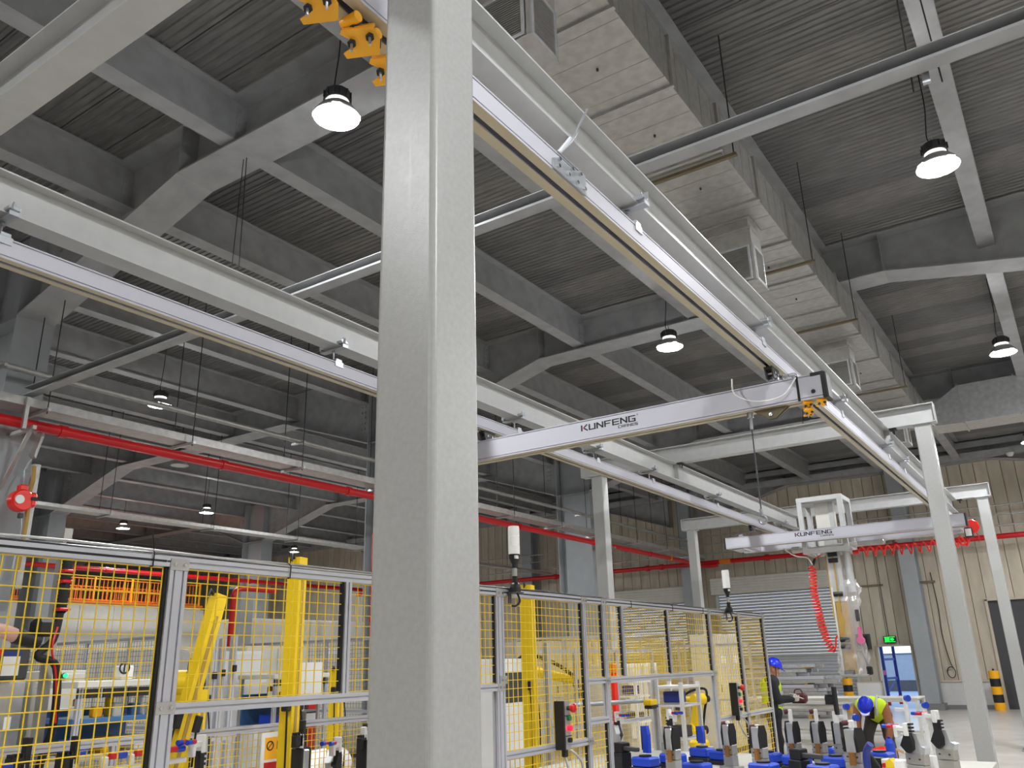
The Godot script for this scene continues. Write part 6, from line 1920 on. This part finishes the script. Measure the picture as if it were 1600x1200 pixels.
	for q in [-10.2, -8.2]:
		var st := thing("pile_strap", "thin red strap round the silver pile" if q < -9.0 else "second thin red strap round the silver pile", "strap", Vector3(q, 0.1, -26.72))
		bx(st, "band", M.pink, Vector3(0, 0.72, 0.0), Vector3(0.03, 1.45, 0.006))
	for k in 3:
		var sk := thing("floor_bearer", "timber bearer on the floor under the silver pile", "bearer", Vector3(-11.2 + k * 1.9, 0, -26.88), 0, "bearers under the pile")
		bx(sk, "beam", M.wood, Vector3(0, 0.05, 0), Vector3(0.1, 0.1, 0.9))
	# bollards
	for q in [[-7.0, -29.8, 1.02, "black and yellow bollard left of the open doorway"], [-2.86, -30.9, 1.16, "black and yellow bollard with capped top beside the dark door"]]:
		var b := thing("bollard", q[3], "bollard", Vector3(q[0], 0, q[1]), 0, "black and yellow bollards")
		for i in 5:
			cy(b, "black_band" if i % 2 else "yellow_band", M.black if i % 2 else M.clip_yellow, Vector3(0, q[2] * i / 5, 0), Vector3(0, q[2] * (i + 1) / 5, 0), 0.15, 20)
		bx(b, "ring", M.black, Vector3(0, q[2] + 0.03, 0), Vector3(0.05, 0.06, 0.05), 0.01)
	var bd := thing("white_panel", "white panel leaning on the wall left of the doorway", "panel", Vector3(-6.62, 0, -31.1))
	bx(bd, "sheet", M.white, Vector3(0, 0.42, 0), Vector3(0.72, 0.82, 0.03), 0.004)
	bx(bd, "frame", M.off_white, Vector3(0, 0.84, 0.0), Vector3(0.78, 0.03, 0.05))
	for s in [-1.0, 1.0]:
		bx(bd, "frame", M.off_white, Vector3(s * 0.375, 0.42, 0.0), Vector3(0.03, 0.84, 0.05))
	# exit sign over the doorway
	var ex := thing("exit_sign", "glowing green running-man exit sign above the doorway", "sign", Vector3(-5.8, 2.2, -31.45))
	bx(ex, "case", M.black, Vector3(0, 0, 0), Vector3(0.4, 0.22, 0.05), 0.006)
	var eg := G.new()
	eg.box(Vector3(-0.06, 0.0, 0.027), Vector3(0.1, 0.1, 0.004))
	eg.prism([Vector2(0.02, -0.03), Vector2(0.08, -0.03), Vector2(0.08, -0.06), Vector2(0.14, 0.0), Vector2(0.08, 0.06), Vector2(0.08, 0.03), Vector2(0.02, 0.03)], 0.004, Transform3D(Basis.IDENTITY, Vector3(0, 0, 0.027)))
	eg.box(Vector3(0, 0.075, 0.027), Vector3(0.34, 0.02, 0.004))
	eg.box(Vector3(0, -0.075, 0.027), Vector3(0.34, 0.02, 0.004))
	eg.box(Vector3(-0.14, 0.0, 0.027), Vector3(0.03, 0.13, 0.004))
	gp(ex, "green_symbol", eg, M.exit_green)
	var el := OmniLight3D.new()
	el.name = "exit_light"
	el.light_color = Color(0.2, 1.0, 0.4)
	el.light_energy = 0.02
	el.omni_range = 40.0
	el.omni_attenuation = 2.0
	el.light_size = 0.1
	el.shadow_enabled = true
	ex.add_child(el)
	el.position = Vector3(0, 0, 0.12)
	tb(ex, "supply_wire", M.black, [Vector3(-0.02, 0.1, 0.0), Vector3(-0.03, 1.4, 0.0), Vector3(-0.02, 3.0, 0.0)], 0.012)
	var pb := thing("wall_cabinet", "dark green-grey cabinet on the wall, left of the exit sign", "cabinet", Vector3(-6.62, 1.9, -31.3))
	bx(pb, "case", M.dark_grey, Vector3(0, 0.25, 0), Vector3(0.42, 0.5, 0.3), 0.01)
	bx(pb, "screen", M.black, Vector3(0, 0.27, 0.155), Vector3(0.32, 0.34, 0.01))
	# cable down the wall right of the wall column
	var wc := thing("wall_cable", "thin black cable with a coil hanging on the tan wall", "cable", Vector3(-4.15, 0, -31.5))
	tb(wc, "wire", M.black, smooth([Vector3(-0.05, 4.3, 0), Vector3(0.0, 3.2, 0), Vector3(-0.03, 2.3, 0), Vector3(0.05, 1.5, 0.02), Vector3(0.12, 1.25, 0.03)], 8), 0.014, 6)
	var ring := []
	for i in 30:
		var a := TAU * i / 15.0
		ring.append(Vector3(0.05 + 0.12 * cos(a), 1.12 + 0.17 * sin(a), 0.03 + i * 0.001))
	tb(wc, "coil", M.black, ring, 0.014, 6)
	var jb := thing("junction_bar", "small steel bar bracket on the tan wall right of the mast", "bracket", Vector3(-4.6, 4.0, -31.5))
	bx(jb, "bar", M.angle_brown, Vector3(0, 0, 0), Vector3(1.0, 0.07, 0.06))
	bx(jb, "stub", M.angle_brown, Vector3(-1.6, 0, 0), Vector3(0.9, 0.06, 0.05))
	# column lettering on the far left crane post
	var f := SystemFont.new()
	f.font_names = PackedStringArray(["Droid Sans"])
	var cl := thing("column_marking", "black painted D 12 marking on the far white crane post", "marking", Vector3(-7.5, 2.0, -18.797))
	for q in [["D", 0.22], ["12", -0.02]]:
		var tm := TextMesh.new()
		tm.text = q[0]
		tm.font = f
		tm.font_size = 32
		tm.pixel_size = 0.0052
		tm.depth = 0.003
		part(cl, "character", tm, M.black, Vector3(0, q[1], 0.0))
	# outside: pallet rack, ground, boundary wall seen through the doorway
	var gr := thing("yard_ground", "pale concrete yard outside the open doorway", "ground", Vector3(-7, 0, -43))
	bx(gr, "slab", M.ground_out, Vector3(0, -0.1, 0), Vector3(40, 0.2, 22.4))
	var yw := thing("yard_wall", "stained white boundary wall outside the doorway", "wall", Vector3(-9, 0, -46))
	bx(yw, "wall", M.wall_white, Vector3(0, 0.85, 0), Vector3(30, 1.7, 0.2))
	bx(yw, "coping", M.wall_grey, Vector3(0, 1.72, 0), Vector3(30, 0.06, 0.26))
	bx(yw, "dirt_course", M.stain, Vector3(0, 0.25, 0.105), Vector3(30, 0.5, 0.01))
	var rk := thing("pallet_rack", "blue pallet rack upright with red guard outside the doorway", "rack", Vector3(-6.55, 0, -33.6))
	for q in [[0.0, 0.0], [0.22, -1.0]]:
		bx(rk, "upright", M.blue_dark, Vector3(q[0], 1.5, q[1]), Vector3(0.1, 3.0, 0.09), 0.004)
		bx(rk, "foot_guard", M.red, Vector3(q[0], 0.15, q[1] + 0.05), Vector3(0.12, 0.3, 0.1), 0.004)
	var rb := G.new()
	for yy in [0.9, 1.55, 2.2]:
		rb.bar(Vector3(0, yy, 0), Vector3(0.22, yy, -1.0), 0.05, 0.08)
	gp(rk, "tie_bar", rb, M.blue_dark)
	bx(rk, "tag_label", M.pink, Vector3(0.0, 1.1, 0.05), Vector3(0.1, 0.16, 0.01))
	var bg := G.new()
	bg.bar(Vector3(0, 0.4, 0), Vector3(0.22, 0.9, -1.0), 0.04, 0.04)
	gp(rk, "brace", bg, M.blue_dark)


# ---------------------------------------------------------------- smaller clutter in the left-hand cell
func clutter() -> void:
	for q in [[Vector3(-6.5, 0, -4.9), 2.02, "slim grey profile upright left of the leaning yellow pole, nearest"], [Vector3(-6.7, 0, -5.14), 2.04, "slim grey profile upright beside the nearest one"], [Vector3(-7.0, 0, -5.5), 2.08, "slim grey profile upright farthest of the three"]]:
		var t := thing("profile_upright", q[2], "upright", q[0], 0, "slim profile uprights in the left cell")
		prof(t, "profile", Vector3(0, 0.01, 0), Vector3(0, q[1], 0), 0.05, 0.05)
		bx(t, "foot", M.galv, Vector3(0, 0.005, 0), Vector3(0.14, 0.01, 0.14))
		bx(t, "sensor", M.black, Vector3(0.04, q[1] - 0.3, 0), Vector3(0.03, 0.06, 0.04), 0.005)
		bx(t, "cross_stub", M.fence_alu, Vector3(0, 1.2, -0.12), Vector3(0.03, 0.03, 0.2))
	var rs := thing("fire_riser", "thin red riser pipe between leaning pole and yellow post", "pipe", Vector3(-12.0, 0, -9.35))
	cy(rs, "pipe", M.pipe_red, Vector3(0, 0, 0), Vector3(0, 2.95, 0), 0.05, 12)
	tb(rs, "elbow", M.pipe_red, smooth([Vector3(0, 2.95, 0), Vector3(0, 3.05, -0.05), Vector3(0.0, 3.1, -0.2), Vector3(0, 3.1, -0.9)], 4), 0.05, 10)
	cy(rs, "coupling", M.pipe_red, Vector3(0, 1.5, 0), Vector3(0, 1.6, 0), 0.07, 12)
	var pl := thing("service_pillar", "pale grey service pillar right of the thin red riser", "pillar", Vector3(-12.95, 0, -10.3))
	bx(pl, "shaft", M.column_grey, Vector3(0, 1.6, 0), Vector3(0.26, 3.2, 0.3), 0.01)
	bx(pl, "cap", M.column_grey, Vector3(0, 3.22, 0), Vector3(0.34, 0.04, 0.38))
	var wg := thing("wrapped_goods", "white film-wrapped bundle on a pallet behind the low fence", "bundle", Vector3(-6.7, 0, -6.3))
	bx(wg, "pallet", M.wood, Vector3(0, 0.07, 0), Vector3(0.8, 0.14, 1.3), 0.005)
	bx(wg, "carton_base", M.card, Vector3(0, 0.45, 0), Vector3(0.7, 0.62, 1.2), 0.01)
	var g := G.new()
	blob(g, [[Vector3(-0.1, 0.82, -0.45), Vector3(0.1, 0.86, -0.1), 0.16, 0.14], [Vector3(0.05, 0.84, 0.0), Vector3(-0.05, 0.88, 0.3), 0.15, 0.13], [Vector3(0.1, 0.8, 0.2), Vector3(0.1, 0.8, 0.5), 0.13, 0.1]], 0.025, 0.05)
	gp(wg, "film_wrap", g, M.white)
	light_post("short yellow post behind the leaning pole", Vector3(-5.6, 0, -4.12), 1.62, 0.0, 0.09)
	var wb := thing("test_unit", "white test unit with a black handwheel on the blue bench", "instrument", Vector3(-7.2, 1.705, -4.5))
	bx(wb, "case", M.white, Vector3(0, 0.06, 0), Vector3(0.12, 0.12, 0.12), 0.01)
	var ring := []
	for i in 17:
		var a := TAU * i / 16.0
		ring.append(Vector3(0.07, 0.1 + 0.045 * sin(a), 0.04 + 0.045 * cos(a)))
	tb(wb, "handwheel", M.black, ring, 0.008, 6)
	bx(wb, "spoke", M.black, Vector3(0.07, 0.1, 0.04), Vector3(0.008, 0.09, 0.008))
	# loose film on the floor at the lower right
	var fs := thing("film_scrap", "crumpled clear film scrap on the floor, bottom right corner", "plastic film", Vector3(-1.05, 0.01, -15.6))
	var n := FastNoiseLite.new()
	n.seed = 9
	n.frequency = 5.0
	g = G.new()
	for i in 14:
		for k in 10:
			var p := []
			for c in [[0, 0], [0, 1], [1, 1], [1, 0]]:
				var x: float = (i + c[0]) * 0.05
				var z: float = (k + c[1]) * 0.04
				p.append(Vector3(x, 0.03 + 0.05 * n.get_noise_2d(x * 3.0, z * 3.0), z))
			g.quad(p[0], p[1], p[2], p[3])
	gp(fs, "film", g, M.plastic_film)


func _ready() -> void:
	rng.seed = 20
	# camera
	var yaw := 0.585879
	var pitch := 0.326274
	var roll := -0.0275406
	var fw := Vector3(-sin(yaw) * cos(pitch), sin(pitch), -cos(yaw) * cos(pitch))
	var rt := Vector3(cos(yaw), 0, -sin(yaw))
	var up := rt.cross(fw)
	var cam := Camera3D.new()
	cam.name = "camera"
	cam.transform = Transform3D(Basis(rt * cos(roll) + up * sin(roll), up * cos(roll) - rt * sin(roll), -fw), Vector3(0, 1.75, 0))
	cam.fov = rad_to_deg(2.0 * atan(600.0 / 1291.72))
	cam.near = 0.05
	cam.far = 200.0
	add_child(cam)
	cam.current = true
	# sky and exposure
	var env := Environment.new()
	var sky := Sky.new()
	var ps := ProceduralSkyMaterial.new()
	ps.sky_top_color = Color(0.55, 0.68, 0.86)
	ps.sky_horizon_color = Color(0.82, 0.88, 0.95)
	ps.ground_horizon_color = Color(0.6, 0.6, 0.6)
	ps.ground_bottom_color = Color(0.4, 0.4, 0.4)
	ps.sun_angle_max = 0.0
	sky.sky_material = ps
	env.background_mode = Environment.BG_SKY
	env.sky = sky
	env.background_energy_multiplier = 3.0
	env.tonemap_mode = Environment.TONE_MAPPER_LINEAR
	env.tonemap_exposure = 0.88
	env.sdfgi_enabled = true
	env.ssao_enabled = true
	env.ssil_enabled = true
	var we := WorldEnvironment.new()
	we.name = "environment"
	we.environment = env
	add_child(we)
	materials()
	hall()
	crane()
	services()
	fence()
	cells()
	fixtures()
	yard_and_wall_items()
	clutter()
